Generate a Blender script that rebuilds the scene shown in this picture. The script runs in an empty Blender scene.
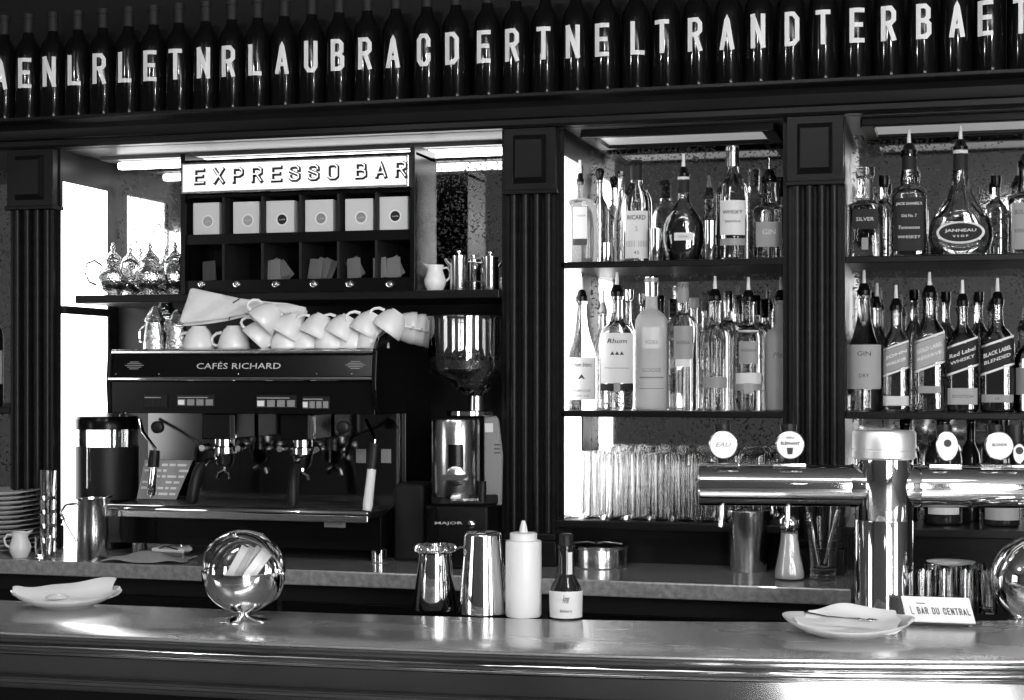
import bpy, math, random
from math import pi, sin, cos, sqrt, atan2, radians as R
from mathutils import Vector, Matrix, Euler
random.seed(7)
S = bpy.context.scene
C = S.collection

# ---------------------------------------------------------------- camera, world, exposure
TH = R(15.33); CT, ST = cos(TH), sin(TH); F = 1580.0; CZ = 1.60; HY = 375.0
cam_d = bpy.data.cameras.new('camera'); cam = bpy.data.objects.new('camera', cam_d); C.objects.link(cam)
cam.location = (0, 0, CZ); cam.rotation_euler = (R(90), 0, TH)
cam_d.sensor_width = 36; cam_d.lens = F / 1024 * 36; cam_d.shift_y = 25 / 1024; cam_d.clip_start = .05
S.camera = cam
w = bpy.data.worlds.new('world'); S.world = w; w.use_nodes = True
w.node_tree.nodes['Background'].inputs[0].default_value = (.5, .5, .5, 1)
w.node_tree.nodes['Background'].inputs[1].default_value = .1
S.view_settings.view_transform = 'Standard'; S.view_settings.look = 'None'
S.view_settings.exposure = -0.3; S.view_settings.gamma = 1
S.view_settings.use_curve_mapping = False
cy = S.cycles
cy.use_denoising = True
cy.max_bounces = 22; cy.transmission_bounces = 20; cy.glossy_bounces = 8; cy.diffuse_bounces = 3
cy.transparent_max_bounces = 24
cy.caustics_reflective = True; cy.caustics_refractive = True; cy.blur_glossy = .5
cy.sample_clamp_indirect = 6

def area(name, loc, rot, sx, sy, power):
    l = bpy.data.lights.new(name, 'AREA'); l.shape = 'RECTANGLE'; l.size = sx; l.size_y = sy; l.energy = power
    o = bpy.data.objects.new(name, l); o.location = loc; o.rotation_euler = rot; C.objects.link(o); return o
def point(name, loc, power, r=.03):
    l = bpy.data.lights.new(name, 'POINT'); l.energy = power; l.shadow_soft_size = r
    o = bpy.data.objects.new(name, l); o.location = loc; C.objects.link(o); return o
# daylight coming in through the cafe's windows behind and beside the bar customers
WIN_R = 14.0; WIN_F = 22.0; WIN_L = 5.0
# unseen point lights added as fill and for small glints on the cups
point('added_fill_light', (.9, .8, 3.2), 60)
point('added_fill_light', (-.8, 1.2, 3.2), 45)
point('added_fill_light', (-2.6, 1.0, 3.2), 55)

# ---------------------------------------------------------------- materials (black and white picture: all greys)
def mat(name, v, rough=.5, metal=0, spec=.5, trans=0, ior=1.45, emit=0, coat=0, bump=None, var=None):
    m = bpy.data.materials.new(name); m.use_nodes = True; nt = m.node_tree; b = nt.nodes['Principled BSDF']
    b.inputs['Base Color'].default_value = (v, v, v, 1); b.inputs['Roughness'].default_value = rough
    b.inputs['Metallic'].default_value = metal; b.inputs['IOR'].default_value = ior
    b.inputs['Specular IOR Level'].default_value = spec
    b.inputs['Transmission Weight'].default_value = trans
    b.inputs['Coat Weight'].default_value = coat
    if emit:
        b.inputs['Emission Color'].default_value = (1, 1, 1, 1); b.inputs['Emission Strength'].default_value = emit
    if var or bump:
        tc = nt.nodes.new('ShaderNodeTexCoord'); mp = nt.nodes.new('ShaderNodeMapping'); nt.links.new(tc.outputs['Object'], mp.inputs[0])
    if var:   # (scale vector, amount, detail)
        mp.inputs['Scale'].default_value = var[0]
        n = nt.nodes.new('ShaderNodeTexNoise'); n.inputs['Scale'].default_value = 1; n.inputs['Detail'].default_value = 6
        nt.links.new(mp.outputs[0], n.inputs['Vector'])
        r = nt.nodes.new('ShaderNodeMapRange'); r.inputs[1].default_value = .3; r.inputs[2].default_value = .7
        r.inputs[3].default_value = v * (1 - var[1]); r.inputs[4].default_value = min(1, v * (1 + var[1]))
        nt.links.new(n.outputs[0], r.inputs[0]); nt.links.new(r.outputs[0], b.inputs['Base Color'])
        if len(var) > 2:
            r2 = nt.nodes.new('ShaderNodeMapRange'); r2.inputs[1].default_value = .3; r2.inputs[2].default_value = .7
            r2.inputs[3].default_value = rough * (1 - var[2]); r2.inputs[4].default_value = rough * (1 + var[2])
            nt.links.new(n.outputs[0], r2.inputs[0]); nt.links.new(r2.outputs[0], b.inputs['Roughness'])
    if bump:
        n2 = nt.nodes.new('ShaderNodeTexNoise'); n2.inputs['Scale'].default_value = bump[0]; n2.inputs['Detail'].default_value = 4
        nt.links.new(tc.outputs['Object'], n2.inputs['Vector'])
        bp = nt.nodes.new('ShaderNodeBump'); bp.inputs['Strength'].default_value = bump[1]; bp.inputs['Distance'].default_value = .01
        nt.links.new(n2.outputs[0], bp.inputs['Height']); nt.links.new(bp.outputs[0], b.inputs['Normal'])
    return m
M = {}
M['wood'] = mat('dark_varnished_wood', .007, .34, spec=.18, var=((3, 3, 40), .35))
M['woodtop'] = mat('dark_fascia_wood', .007, .6, spec=.25)
M['greypaint'] = mat('grey_painted_metal', .16, .5)
M['wood_mid'] = mat('varnished_wood_soffit', .07, .4, var=((2, 40, 40), .3))
M['black'] = mat('black_lacquer', .004, .22, spec=.2)
M['blackmatt'] = mat('black_plastic', .008, .45, spec=.3)
M['void'] = mat('unlit_cabinet_black', .006, .7)
M['chrome'] = mat('polished_chrome', .82, .05, 1)
M['steel'] = mat('brushed_steel', .62, .2, 1)
M['oldsilver'] = mat('tarnished_silver', .85, .07, 1, bump=(110, .5))
M['zinc'] = mat('zinc_bar_top', .56, .25, .8, var=((2.5, 7, 8), .14, .22))
M['zincm'] = mat('zinc_moulding', .46, .12, 1, var=((3, 3, 3), .12, .3))
M['stone'] = mat('grey_terrazzo', .23, .22, var=((60, 60, 60), .3), coat=.3)
M['ceramic'] = mat('white_ceramic', .72, .15, coat=.3)
M['linen'] = mat('white_linen', .68, .9, bump=(90, .3))
M['paper'] = mat('white_paper', .72, .8)
M['labelp'] = mat('bottle_label_paper', .55, .6)
M['labeldk'] = mat('dark_label_paper', .015, .6, spec=.2)
M['labelmid'] = mat('grey_label_paper', .22, .5)
M['ink'] = mat('black_ink', .02, .6)
M['letter'] = mat('white_letter_paint', .62, .6)
M['lettergrey'] = mat('grey_letter_paint', .5, .5)
M['cardbox'] = mat('grey_card', .3, .7)
M['plasticw'] = mat('white_plastic', .7, .35, trans=.15)
M['glass'] = mat('clear_glass', .97, 0, trans=1, ior=1.45)
M['solid'] = mat('clear_spirit_in_glass', .93, .0, trans=1, ior=1.36)
M['frost'] = mat('frosted_glass', .55, .55, trans=.45, ior=1.3)
M['amber'] = mat('whisky', .5, .0, trans=1, ior=1.36)
M['tawny'] = mat('tawny_spirit', .6, .0, trans=1, ior=1.36)
M['amberlight'] = mat('pale_liqueur', .20, .12, trans=.6, ior=1.36)
M['darkliq'] = mat('dark_spirit', .012, .06)
M['darkglass'] = mat('dark_bottle_glass', .003, .07, spec=.3)
M['brownglass'] = mat('brown_bottle_glass', .02, .05, trans=.3)
M['bean'] = mat('coffee_beans', .02, .35)
M['panel'] = mat('panel_glass_added_glow', .3, .35, emit=.32)  # unlit niche panels; emission added to lift their tone and light the bottles
M['capsteel'] = mat('satin_steel_cap', .78, .42, .85)
M['tube'] = mat('lit_tube', .9, .5, emit=7)
M['signlit'] = mat('lit_sign_face', .7, .5, emit=.75)
M['winlit'] = mat('daylit_frosted_pane', .9, .5, emit=6)
M['wallp'] = mat('cafe_wall_plaster', .10, .8)
M['floorm'] = mat('cafe_floor_tiles', .12, .4, var=((2, 2, 2), .3))
M['ceilm'] = mat('cafe_ceiling_paint', .16, .8)
M['wR'] = mat('daylight_right', .9, .5, emit=WIN_R); M['wF'] = mat('daylight_front', .9, .5, emit=WIN_F); M['wL'] = mat('daylight_left', .9, .5, emit=WIN_L)
M['screen'] = mat('lit_display', .5, .3, emit=.25)
def thinglass(name, tint=.96, boost=.06):
    m = bpy.data.materials.new(name); m.use_nodes = True; nt = m.node_tree; nt.nodes.clear()
    o = nt.nodes.new('ShaderNodeOutputMaterial'); mx = nt.nodes.new('ShaderNodeMixShader'); t = nt.nodes.new('ShaderNodeBsdfTransparent')
    g = nt.nodes.new('ShaderNodeBsdfGlossy'); f = nt.nodes.new('ShaderNodeFresnel'); a = nt.nodes.new('ShaderNodeMath'); a.operation = 'ADD'
    f.inputs[0].default_value = 1.5; a.inputs[1].default_value = boost; a.use_clamp = True
    t.inputs[0].default_value = (tint, tint, tint, 1); g.inputs[0].default_value = (.95, .95, .95, 1); g.inputs[1].default_value = .02
    nt.links.new(f.outputs[0], a.inputs[0]); nt.links.new(a.outputs[0], mx.inputs[0]); nt.links.new(t.outputs[0], mx.inputs[1])
    nt.links.new(g.outputs[0], mx.inputs[2]); nt.links.new(mx.outputs[0], o.inputs[0]); return m
M['thin'] = thinglass('thin_glass'); M['thin2'] = thinglass('tumbler_glass', .97, .10); M['hopper'] = thinglass('clear_hopper_plastic', .94, .13)
def mirror():
    m = bpy.data.materials.new('antique_speckled_mirror'); m.use_nodes = True; nt = m.node_tree; b = nt.nodes['Principled BSDF']
    tc = nt.nodes.new('ShaderNodeTexCoord'); n = nt.nodes.new('ShaderNodeTexNoise'); n.inputs['Scale'].default_value = 170; n.inputs['Detail'].default_value = 5
    n2 = nt.nodes.new('ShaderNodeTexNoise'); n2.inputs['Scale'].default_value = 6
    ad = nt.nodes.new('ShaderNodeMath'); ad.operation = 'MULTIPLY_ADD'; ad.inputs[1].default_value = .35; 
    r = nt.nodes.new('ShaderNodeMapRange'); r.inputs[1].default_value = .73; r.inputs[2].default_value = .92; r.inputs[3].default_value = 1; r.inputs[4].default_value = 0
    nt.links.new(tc.outputs['Object'], n.inputs['Vector']); nt.links.new(tc.outputs['Object'], n2.inputs['Vector'])
    nt.links.new(n2.outputs[0], ad.inputs[0]); nt.links.new(n.outputs[0], ad.inputs[2]); nt.links.new(ad.outputs[0], r.inputs[0])
    r.clamp = True
    nt.links.new(r.outputs[0], b.inputs['Metallic'])
    c = nt.nodes.new('ShaderNodeMapRange'); c.inputs[1].default_value = .55; c.inputs[3].default_value = .06; c.inputs[4].default_value = .60
    nt.links.new(r.outputs[0], c.inputs[0]); nt.links.new(c.outputs[0], b.inputs['Base Color'])
    b.inputs['Roughness'].default_value = .05
    bp = nt.nodes.new('ShaderNodeBump'); bp.inputs['Strength'].default_value = .03; bp.inputs['Distance'].default_value = .003
    nt.links.new(n2.outputs[0], bp.inputs['Height']); nt.links.new(bp.outputs[0], b.inputs['Normal'])
    return m
M['mirror'] = mirror()
M['splash'] = mat('mirror_steel_splash', .11, .1, 1)

# ---------------------------------------------------------------- mesh helpers
class MB:
    def __init__(s): s.v = []; s.f = []; s.T = Matrix.Identity(4)
    def add(s, vs, fs):
        n = len(s.v); s.v += [tuple(s.T @ Vector(p)) for p in vs]; s.f += [tuple(i + n for i in f) for f in fs]; return s
    def at(s, loc=(0, 0, 0), rot=(0, 0, 0), sc=(1, 1, 1)):
        s.T = Matrix.Translation(loc) @ Euler(rot).to_matrix().to_4x4() @ Matrix.Diagonal((*sc, 1)); return s
    def box(s, x0, x1, y0, y1, z0, z1):
        return s.add([(x0,y0,z0),(x1,y0,z0),(x1,y1,z0),(x0,y1,z0),(x0,y0,z1),(x1,y0,z1),(x1,y1,z1),(x0,y1,z1)],
                     [(0,3,2,1),(4,5,6,7),(0,1,5,4),(1,2,6,5),(2,3,7,6),(3,0,4,7)])
    def lathe(s, prof, n=32, p=2, dy=1.0, pz=None, cap=True):
        """prof: (r,z); p: superellipse exponent below height pz, round above"""
        rings = []
        vs = []
        for r, z in prof:
            q = p
            if pz is not None: q = 2 + (p - 2) * max(0, min(1, (pz - z) / (.12 * pz) + 0)) if z > pz * .88 else p
            d = dy if (pz is None or z < pz * .9) else 1 - (1 - dy) * max(0, min(1, (pz * 1.05 - z) / (pz * .15)))
            for k in range(n):
                a = 2 * pi * (k + .5) / n; c_, s_ = cos(a), sin(a)
                m = (abs(c_) ** q + abs(s_) ** q) ** (-1 / q)
                vs.append((r * m * c_, r * m * s_ * d, z))
        fs = []
        for i in range(len(prof) - 1):
            for k in range(n):
                a, b = i * n + k, i * n + (k + 1) % n
                fs.append((a, b, b + n, a + n))
        if cap:
            if prof[0][0] > 1e-6: fs.append(tuple(range(n - 1, -1, -1)))
            if prof[-1][0] > 1e-6: fs.append(tuple((len(prof) - 1) * n + k for k in range(n)))
        return s.add(vs, fs)
    def tube(s, pts, r, n=8, close=False):
        pts = [Vector(p) for p in pts]; N = len(pts); rr = r if isinstance(r, (list, tuple)) else [r] * N
        vs = []; up = Vector((0, 0, 1)); prev = None
        for i, p in enumerate(pts):
            if close: t = (pts[(i + 1) % N] - pts[i - 1]).normalized()
            else: t = (pts[min(i + 1, N - 1)] - pts[max(i - 1, 0)]).normalized()
            if prev is None:
                a = t.cross(up)
                if a.length < .1: a = t.cross(Vector((1, 0, 0)))
            else: a = prev - t * prev.dot(t)
            a.normalize(); prev = a; b = t.cross(a)
            for k in range(n):
                g = 2 * pi * k / n; vs.append(p + (a * cos(g) + b * sin(g)) * rr[i])
        fs = []
        for i in range(N if close else N - 1):
            j = (i + 1) % N
            for k in range(n):
                k2 = (k + 1) % n; fs.append((i * n + k, i * n + k2, j * n + k2, j * n + k))
        if not close: fs += [tuple(range(n - 1, -1, -1)), tuple((N - 1) * n + k for k in range(n))]
        return s.add(vs, fs)
    def sphere(s, r, c=(0, 0, 0), n=20, m=12, sc=(1, 1, 1), a0=-90, a1=90):
        pr = [(r * cos(R(a0 + (a1 - a0) * i / m)), r * sin(R(a0 + (a1 - a0) * i / m))) for i in range(m + 1)]
        T = s.T; s.T = T @ Matrix.Translation(c) @ Matrix.Diagonal((*sc, 1))
        s.lathe([(max(a, 0.0), b) for a, b in pr], n, cap=False); s.T = T; return s
    def extr(s, poly, x0, x1):
        """poly in (y,z), extruded along x"""
        n = len(poly)
        return s.add([(x0, y, z) for y, z in poly] + [(x1, y, z) for y, z in poly],
                     [(i, (i + 1) % n, (i + 1) % n + n, i + n) for i in range(n)] + [tuple(range(n - 1, -1, -1)), tuple(range(n, 2 * n))])
    def prismz(s, poly, z0, z1):
        n = len(poly)
        return s.add([(x, y, z0) for x, y in poly] + [(x, y, z1) for x, y in poly],
                     [(i, (i + 1) % n, (i + 1) % n + n, i + n) for i in range(n)] + [tuple(range(n - 1, -1, -1)), tuple(range(n, 2 * n))])
    def build(s, name, m, parent=None, smooth=38, bevel=0, label=None, sub=0, solid=0, loc=None):
        me = bpy.data.meshes.new(name); me.from_pydata([tuple(p) for p in s.v], [], s.f); me.validate()
        import bmesh
        bm = bmesh.new(); bm.from_mesh(me); bmesh.ops.remove_doubles(bm, verts=bm.verts, dist=1e-6)
        if not solid: bmesh.ops.recalc_face_normals(bm, faces=bm.faces)
        bm.to_mesh(me); bm.free()
        if smooth:
            me.polygons.foreach_set('use_smooth', [True] * len(me.polygons)); me.set_sharp_from_angle(angle=R(smooth))
        me.materials.append(M[m] if isinstance(m, str) else m)
        o = bpy.data.objects.new(name, me); C.objects.link(o)
        if parent: o.parent = parent
        if loc: o.location = loc
        if solid:
            q = o.modifiers.new('solid', 'SOLIDIFY'); q.thickness = solid; q.offset = 0
        if bevel:
            q = o.modifiers.new('bevel', 'BEVEL'); q.width = bevel; q.segments = 2; q.limit_method = 'ANGLE'; q.harden_normals = False
        if sub:
            q = o.modifiers.new('sub', 'SUBSURF'); q.levels = sub; q.render_levels = sub
        if label: o['label'] = label
        return o
def tag(o, label, cat, group=None, kind=None):
    if label: o['label'] = label
    if cat: o['category'] = cat
    if group: o['group'] = group
    if kind: o['kind'] = kind
    return o
def thing(name, label, cat, loc, rz=0, group=None, rot=None):
    o = bpy.data.objects.new(name, None); C.objects.link(o); o.empty_display_size = .05
    o.location = loc; o.rotation_euler = rot if rot else (0, 0, rz); return tag(o, label, cat, group)
def struct(name, mb, m, **k):
    o = mb.build(name, m, smooth=k.pop('smooth', 0), **k); o['kind'] = 'structure'; return o
def dup(root, loc, rz=None, label=None, group=None, rot=None):
    r = root.copy(); C.objects.link(r); r.location = loc
    if rz is not None: r.rotation_euler = (0, 0, rz)
    if rot is not None: r.rotation_euler = rot
    if label: r['label'] = label
    if group: r['group'] = group
    for ch in list(root.children):
        c_ = ch.copy(); C.objects.link(c_); c_.parent = r
        for g in list(ch.children):
            d = g.copy(); C.objects.link(d); d.parent = c_
    return r
# measuring the photograph: a picture column on a wall-parallel plane, or on a horizontal surface
def X(px, Y): u = (px - 512) / F; return Y * (-ST + u * CT) / (CT + u * ST)
def T(px, Y): u = (px - 512) / F; return Y / (CT + u * ST)          # distance along the lens axis
def Z(px, py, Y): return CZ - (py - HY) * T(px, Y) / F
def OnZ(px, py, z):                                                  # point on the horizontal plane z
    t = (CZ - z) * F / (py - HY); r = (px - 512) / F * t; return (r * CT - t * ST, t * CT + r * ST, z)
def face(x, y): return atan2(-x, y)                                  # turn so that local -Y faces the viewer's place
def ppm(px, Y): return F / T(px, Y)

# ---------------------------------------------------------------- lettering
GL = {
 'A': [[(0,0),(.5,1),(1,0)], [(.2,.28),(.8,.28)]],
 'B': [[(0,0),(0,1),(.65,1),(.92,.9),(.92,.64),(.65,.53),(0,.53)], [(.65,.53),(1,.42),(1,.12),(.7,0),(0,0)]],
 'C': [[(1,.68),(1,.86),(.75,1),(.25,1),(0,.86),(0,.14),(.25,0),(.75,0),(1,.14),(1,.32)]],
 'D': [[(0,0),(0,1),(.62,1),(1,.84),(1,.16),(.62,0),(0,0)]],
 'E': [[(1,1),(0,1),(0,0),(1,0)], [(0,.52),(.85,.52)]],
 'L': [[(0,1),(0,0),(1,0)]],
 'N': [[(0,0),(0,1)], [(0,1),(1,0)], [(1,0),(1,1)]],
 'O': [[(.25,0),(.75,0),(1,.15),(1,.85),(.75,1),(.25,1),(0,.85),(0,.15),(.25,0)]],
 'P': [[(0,0),(0,1),(.7,1),(1,.86),(1,.6),(.7,.46),(0,.46)]],
 'R': [[(0,0),(0,1),(.7,1),(1,.87),(1,.62),(.7,.5),(0,.5)], [(.5,.5),(1,0)]],
 'S': [[(1,.74),(1,.87),(.75,1),(.25,1),(0,.87),(0,.66),(1,.36),(1,.13),(.75,0),(.25,0),(0,.13),(0,.27)]],
 'T': [[(0,1),(1,1)], [(.5,1),(.5,0)]],
 'U': [[(0,1),(0,.14),(.25,0),(.75,0),(1,.14),(1,1)]],
 'X': [[(0,0),(1,1)], [(0,1),(1,0)]],
}
def glyph(ch, w_, h_, th, f, ox=0, oz=0, step=.006):
    """returns verts, faces of a condensed stroked capital; f maps (x,z,k) to 3-D"""
    vs = []; fs = []
    for pl in GL.get(ch, []):
        pts = [Vector((th / 2 + p[0] * (w_ - th) - w_ / 2, th / 2 + p[1] * (h_ - th))) for p in pl]
        q = [pts[0]]
        for a, b in zip(pts, pts[1:]):
            n = max(1, int((b - a).length / step))
            for i in range(1, n + 1): q.append(a.lerp(b, i / n))
        closed = (pts[0] - pts[-1]).length < 1e-6
        N = len(q); L = []; Rr = []
        for i, p in enumerate(q):
            d0 = (q[i] - q[i - 1]) if i > 0 else ((q[-1] - q[-2]) if closed else (q[1] - q[0]))
            d1 = (q[i + 1] - q[i]) if i < N - 1 else ((q[1] - q[0]) if closed else (q[-1] - q[-2]))
            d0 = d0.normalized(); d1 = d1.normalized(); t = (d0 + d1)
            t = t.normalized() if t.length > .2 else d0
            k = min(1.6, 1 / max(.4, abs(t.dot(d0)))); nn = Vector((-t.y, t.x)) * th / 2 * k
            e = Vector((0, 0))
            if not closed and i == 0: e = -d1 * th / 2
            if not closed and i == N - 1: e = d0 * th / 2
            L.append(p + nn + e); Rr.append(p - nn + e)
        b0 = len(vs)
        for a, b in zip(L, Rr):
            vs.append(f(a.x + ox, a.y + oz)); vs.append(f(b.x + ox, b.y + oz))
        for i in range(N - 1): fs.append((b0 + 2 * i, b0 + 2 * i + 1, b0 + 2 * i + 3, b0 + 2 * i + 2))
    return vs, fs
def word(mb, s, h_, w_, gap, th, f, cx=0, cz=0, step=.006):
    tot = sum((w_ if ch != ' ' else w_ * .7) + gap for ch in s) - gap; x = cx - tot / 2
    for ch in s:
        ww = w_ if ch != ' ' else w_ * .7
        if ch != ' ': mb.add(*glyph(ch, ww, h_, th, f, x + ww / 2, cz, step))
        x += ww + gap
_tc = {}
def text2d(s, h_, w_=None, bold=0, shear=0):
    k = (s, bold, shear)
    if k not in _tc:
        cu = bpy.data.curves.new('t', 'FONT'); cu.body = s; cu.offset = bold; cu.shear = shear; cu.resolution_u = 2; cu.align_x = 'CENTER'
        o = bpy.data.objects.new('t', cu); C.objects.link(o)
        bpy.context.view_layer.update(); dg = bpy.context.evaluated_depsgraph_get()
        me = bpy.data.meshes.new_from_object(o.evaluated_get(dg))
        _tc[k] = ([tuple(v.co[:2]) for v in me.vertices], [tuple(p.vertices) for p in me.polygons])
        bpy.data.objects.remove(o); bpy.data.curves.remove(cu); bpy.data.meshes.remove(me)
    vs, fs = _tc[k]
    xs = [v[0] for v in vs]; ys = [v[1] for v in vs]; sy = h_ / (max(ys) - min(ys)); sx = w_ / (max(xs) - min(xs)) if w_ else sy
    mx, my = (max(xs) + min(xs)) / 2, (max(ys) + min(ys)) / 2
    return [((x - mx) * sx, (y - my) * sy) for x, y in vs], fs
def text(mb, s, h_, w_, f, cx=0, cz=0, bold=0, shear=0):
    vs, fs = text2d(s, h_, w_, bold, shear); mb.add([f(x + cx, y + cz) for x, y in vs], fs)

# ---------------------------------------------------------------- room shell
XL, XR, YF, YB, ZC = -5.2, 3.6, -2.2, 4.72, 3.4
struct('floor', MB().box(XL, XR, YF, YB, -.05, 0), 'floorm')
struct('ceiling', MB().box(XL, XR, YF, YB, ZC, ZC + .05), 'ceilm')
struct('wall_back', MB().box(XL, XR, YB, YB + .1, 0, ZC), 'wood')
struct('wall_left', MB().box(XL - .1, XL, YF, YB, 0, ZC), 'wallp')
struct('wall_right', MB().box(XR, XR + .1, YF, YB, 0, ZC), 'wallp')
struct('wall_front', MB().box(XL, XR, YF - .1, YF, 0, ZC), 'wallp')
def window(n, mb_pane, mb_frame, m):
    o = mb_frame.build('window_%d' % n, 'wood', smooth=0); o['kind'] = 'structure'
    mb_pane.build('pane', m, o, smooth=0)
def fwin(n, x0, x1, z0, z1):
    fr = MB().box(x0 - .06, x1 + .06, YF, YF + .05, z0 - .06, z0).box(x0 - .06, x1 + .06, YF, YF + .05, z1, z1 + .06)
    fr.box(x0 - .06, x0, YF, YF + .05, z0, z1).box(x1, x1 + .06, YF, YF + .05, z0, z1).box((x0 + x1) / 2 - .01, (x0 + x1) / 2 + .01, YF + .02, YF + .04, z0, z1)
    window(n, MB().box(x0, x1, YF + .005, YF + .015, z0, z1), fr, 'wF')
def swin(n, y0, y1, z0, z1, x, s, m):
    a, b = sorted((x, x + s * .05)); c_, d = sorted((x + s * .005, x + s * .015))
    fr = MB().box(a, b, y0 - .06, y1 + .06, z0 - .06, z0).box(a, b, y0 - .06, y1 + .06, z1, z1 + .06).box(a, b, y0 - .06, y0, z0, z1).box(a, b, y1, y1 + .06, z0, z1)
    window(n, MB().box(c_, d, y0, y1, z0, z1), fr, m)
fwin(4, 1.16, 2.13, .3, 3.15)
fwin(7, .30, .48, 2.62, 2.78)
fwin(8, 2.5, 3.4, .3, 3.15)
swin(5, -.3, .9, .9, 2.7, XR, -1, 'wR')
swin(6, -1.2, .6, 1.0, 2.6, XL, 1, 'wL')

t = thing('added_glow_panel', 'long unseen glowing panel added to brighten the chrome tap arms', 'added light', (-.1, .9, ZC))  # out of view, added for bright bands on the chrome arms
MB().box(-1.5, 1.5, -.3, .3, -.03, 0).build('housing', 'steel', t, smooth=0)
M['ceilglow'] = mat('added_ceiling_glow', .9, .5, emit=7)  # emitting face of the added panel
MB().box(-1.47, 1.47, -.27, .27, -.034, -.031).build('glow_pane', 'ceilglow', t, smooth=0)
# ---------------------------------------------------------------- back fitting: bays, mirrors, pilasters, cornice, shelves
YW = 4.30; YM = 4.65; ZT = 2.29; ZB = 1.069; ZS = 1.196; ZA = 1.841
xa0, xa1 = X(57, YW), X(502, YW); xb0, xb1 = X(560, YW), X(783, YW); xc0, xc1 = X(845, YW), X(845, YW) + 1.0
x_l = X(5, 4.27)
for nm, a, b, z0, lb in (('left', xa0, xa1, ZA, 'speckled antique mirror behind the espresso machine and teapots'),
                     ('mid', xb0, xb1, ZS, 'speckled antique mirror behind the clear spirit bottles, middle bay'),
                     ('right', xc0, xc1, ZS, 'speckled antique mirror behind the whisky bottles, right bay'),
                     ('far', x_l - 1.0, x_l, ZB, 'sliver of antique mirror at far left edge beyond the pillar')):
    tag(MB().box(a, b, YM, YM + .02, z0, ZT).build('mirror', 'mirror', smooth=0), lb, 'mirror')
struct('trim_30', MB().box(xa0, xa1, YM, YM + .02, ZB, ZA - .001), 'blackmatt')
# side cheeks between the bays (behind the pilasters)
trim = [(x_l, xa0), (xa1, xb0), (xb1, xc0), (xc1, xc1 + .2)]
for i, (a, b) in enumerate(trim):
    struct('trim_%d' % (i + 1), MB().box(a, b, YW, YM + .02, 0, ZT), 'wood')
# niche ceilings
struct('trim_5', MB().box(x_l - 1, xc1, YW, YM + .02, ZT, ZT + .02), 'wood_mid')
# wall above, carrying the ledge of lettered bottles
struct('trim_6', MB().box(x_l - 1, xc1 + .2, 4.40, 4.45, ZT + .02, 3.4), 'woodtop')
for k in range(9):
    struct('trim_%d' % (7 + k), MB().box(x_l - .6 + k * .5, x_l - .2 + k * .5, 4.392, 4.40, 2.80, 3.2), 'woodtop', bevel=.006)
ZL = 2.370
cor = [(4.42, 2.291), (4.262, 2.291), (4.255, 2.298), (4.255, 2.312), (4.243, 2.316), (4.24, 2.324), (4.236, 2.342), (4.222, 2.356), (4.2, 2.360), (4.184, 2.361),
       (4.180, 2.364), (4.180, 2.372), (4.182, ZL), (4.42, ZL)]
struct('trim_16', MB().extr(cor, x_l - 1, xc1 + .3), 'wood', smooth=30)
# panel below the bays
struct('trim_17', MB().box(xa1, xc1 + .2, 4.40, 4.42, ZB, ZS - .02), 'wood')
def pilaster(x0, x1, label, z0=1.16):
    yf = 4.265; cxm = (x0 + x1) / 2; hw = (x1 - x0) / 2
    t = thing('pilaster', label, 'pillar', (cxm, yf, ZB), group=None)
    zc0 = 2.105 - ZB; zc1 = ZT - ZB
    # fluted shaft outline (x,y) : convex reeds
    hs = hw * .93; n = 4; pts = [(-hs, .06), (-hs, .012)]
    rw = 2 * hs * .94 / n; xs = -hs + hs * .06
    for k in range(n):
        c0 = xs + rw * (k + .5)
        for a in range(0, 181, 30): pts.append((c0 - cos(R(a)) * rw * .33, .012 - sin(R(a)) * rw * .30))
        if k < n - 1: pts += [(c0 + rw * .40, .022), (c0 + rw * .60, .022)]
    pts += [(hs, .012), (hs, .06)]
    MB().prismz(pts, z0 - ZB, zc0).build('shaft', 'wood', t, smooth=50)
    cp = MB().box(-hw, hw, .0, .06, zc0, zc1)
    cp.box(-hw * 1.04, hw * 1.04, -.008, .06, zc0, zc0 + .012)
    c_ = cp.build('capital', 'wood', t, bevel=.002)
    z_a, z_b = zc0 + .03, zc1 - .02; w_ = hw * .62
    MB().add([(-w_,-.001,z_a),(w_,-.001,z_a),(w_,-.001,z_b),(-w_,-.001,z_b),(-w_*.8,-.018,z_a+.015),(w_*.8,-.018,z_a+.015),(w_*.8,-.018,z_b-.015),(-w_*.8,-.018,z_b-.015)],
             [(4,5,6,7),(0,1,5,4),(1,2,6,5),(2,3,7,6),(3,0,4,7)]).build('raised_panel', 'wood', c_, smooth=0)
    MB().box(-hw * 1.05, hw * 1.05, -.02, .06, 0, z0 - ZB - .02).box(-hw, hw, -.01, .06, z0 - ZB - .02, z0 - ZB).build('plinth', 'wood', t, bevel=.003)
    return t
pilaster(X(4, 4.25), X(50, 4.25), 'dark fluted wooden pillar at the left beside the bright window panel')
pilaster(X(502, 4.25), X(555, 4.25), 'dark fluted wooden pillar between espresso machine bay and middle bottle bay')
pilaster(X(786, 4.25), X(843, 4.25), 'dark fluted wooden pillar behind the beer taps')

def sidepane(n, x, y0, y1, z0, z1, rail=None):
    """a daylit frosted panel set in the left cheek of a bay"""
    fr = MB().box(x - .001, x + .012, YW + .0, y0, ZB, ZT).box(x - .001, x + .012, y1, YM, ZB, ZT).box(x - .001, x + .012, y0, y1, z1, ZT)
    if z0 > ZB: fr.box(x - .001, x + .012, y0, y1, ZB, z0)
    if rail: fr.box(x, x + .03, y0, y1, rail - .012, rail + .012)
    window(n, MB().box(x, x + .006, y0, y1, z0, z1), fr, 'winlit')
sidepane(1, xa0, YW + .004, 4.59, ZB, 2.195, 1.80)
sidepane(2, xb0, YW + .004, 4.54, ZS, 2.215)

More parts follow.
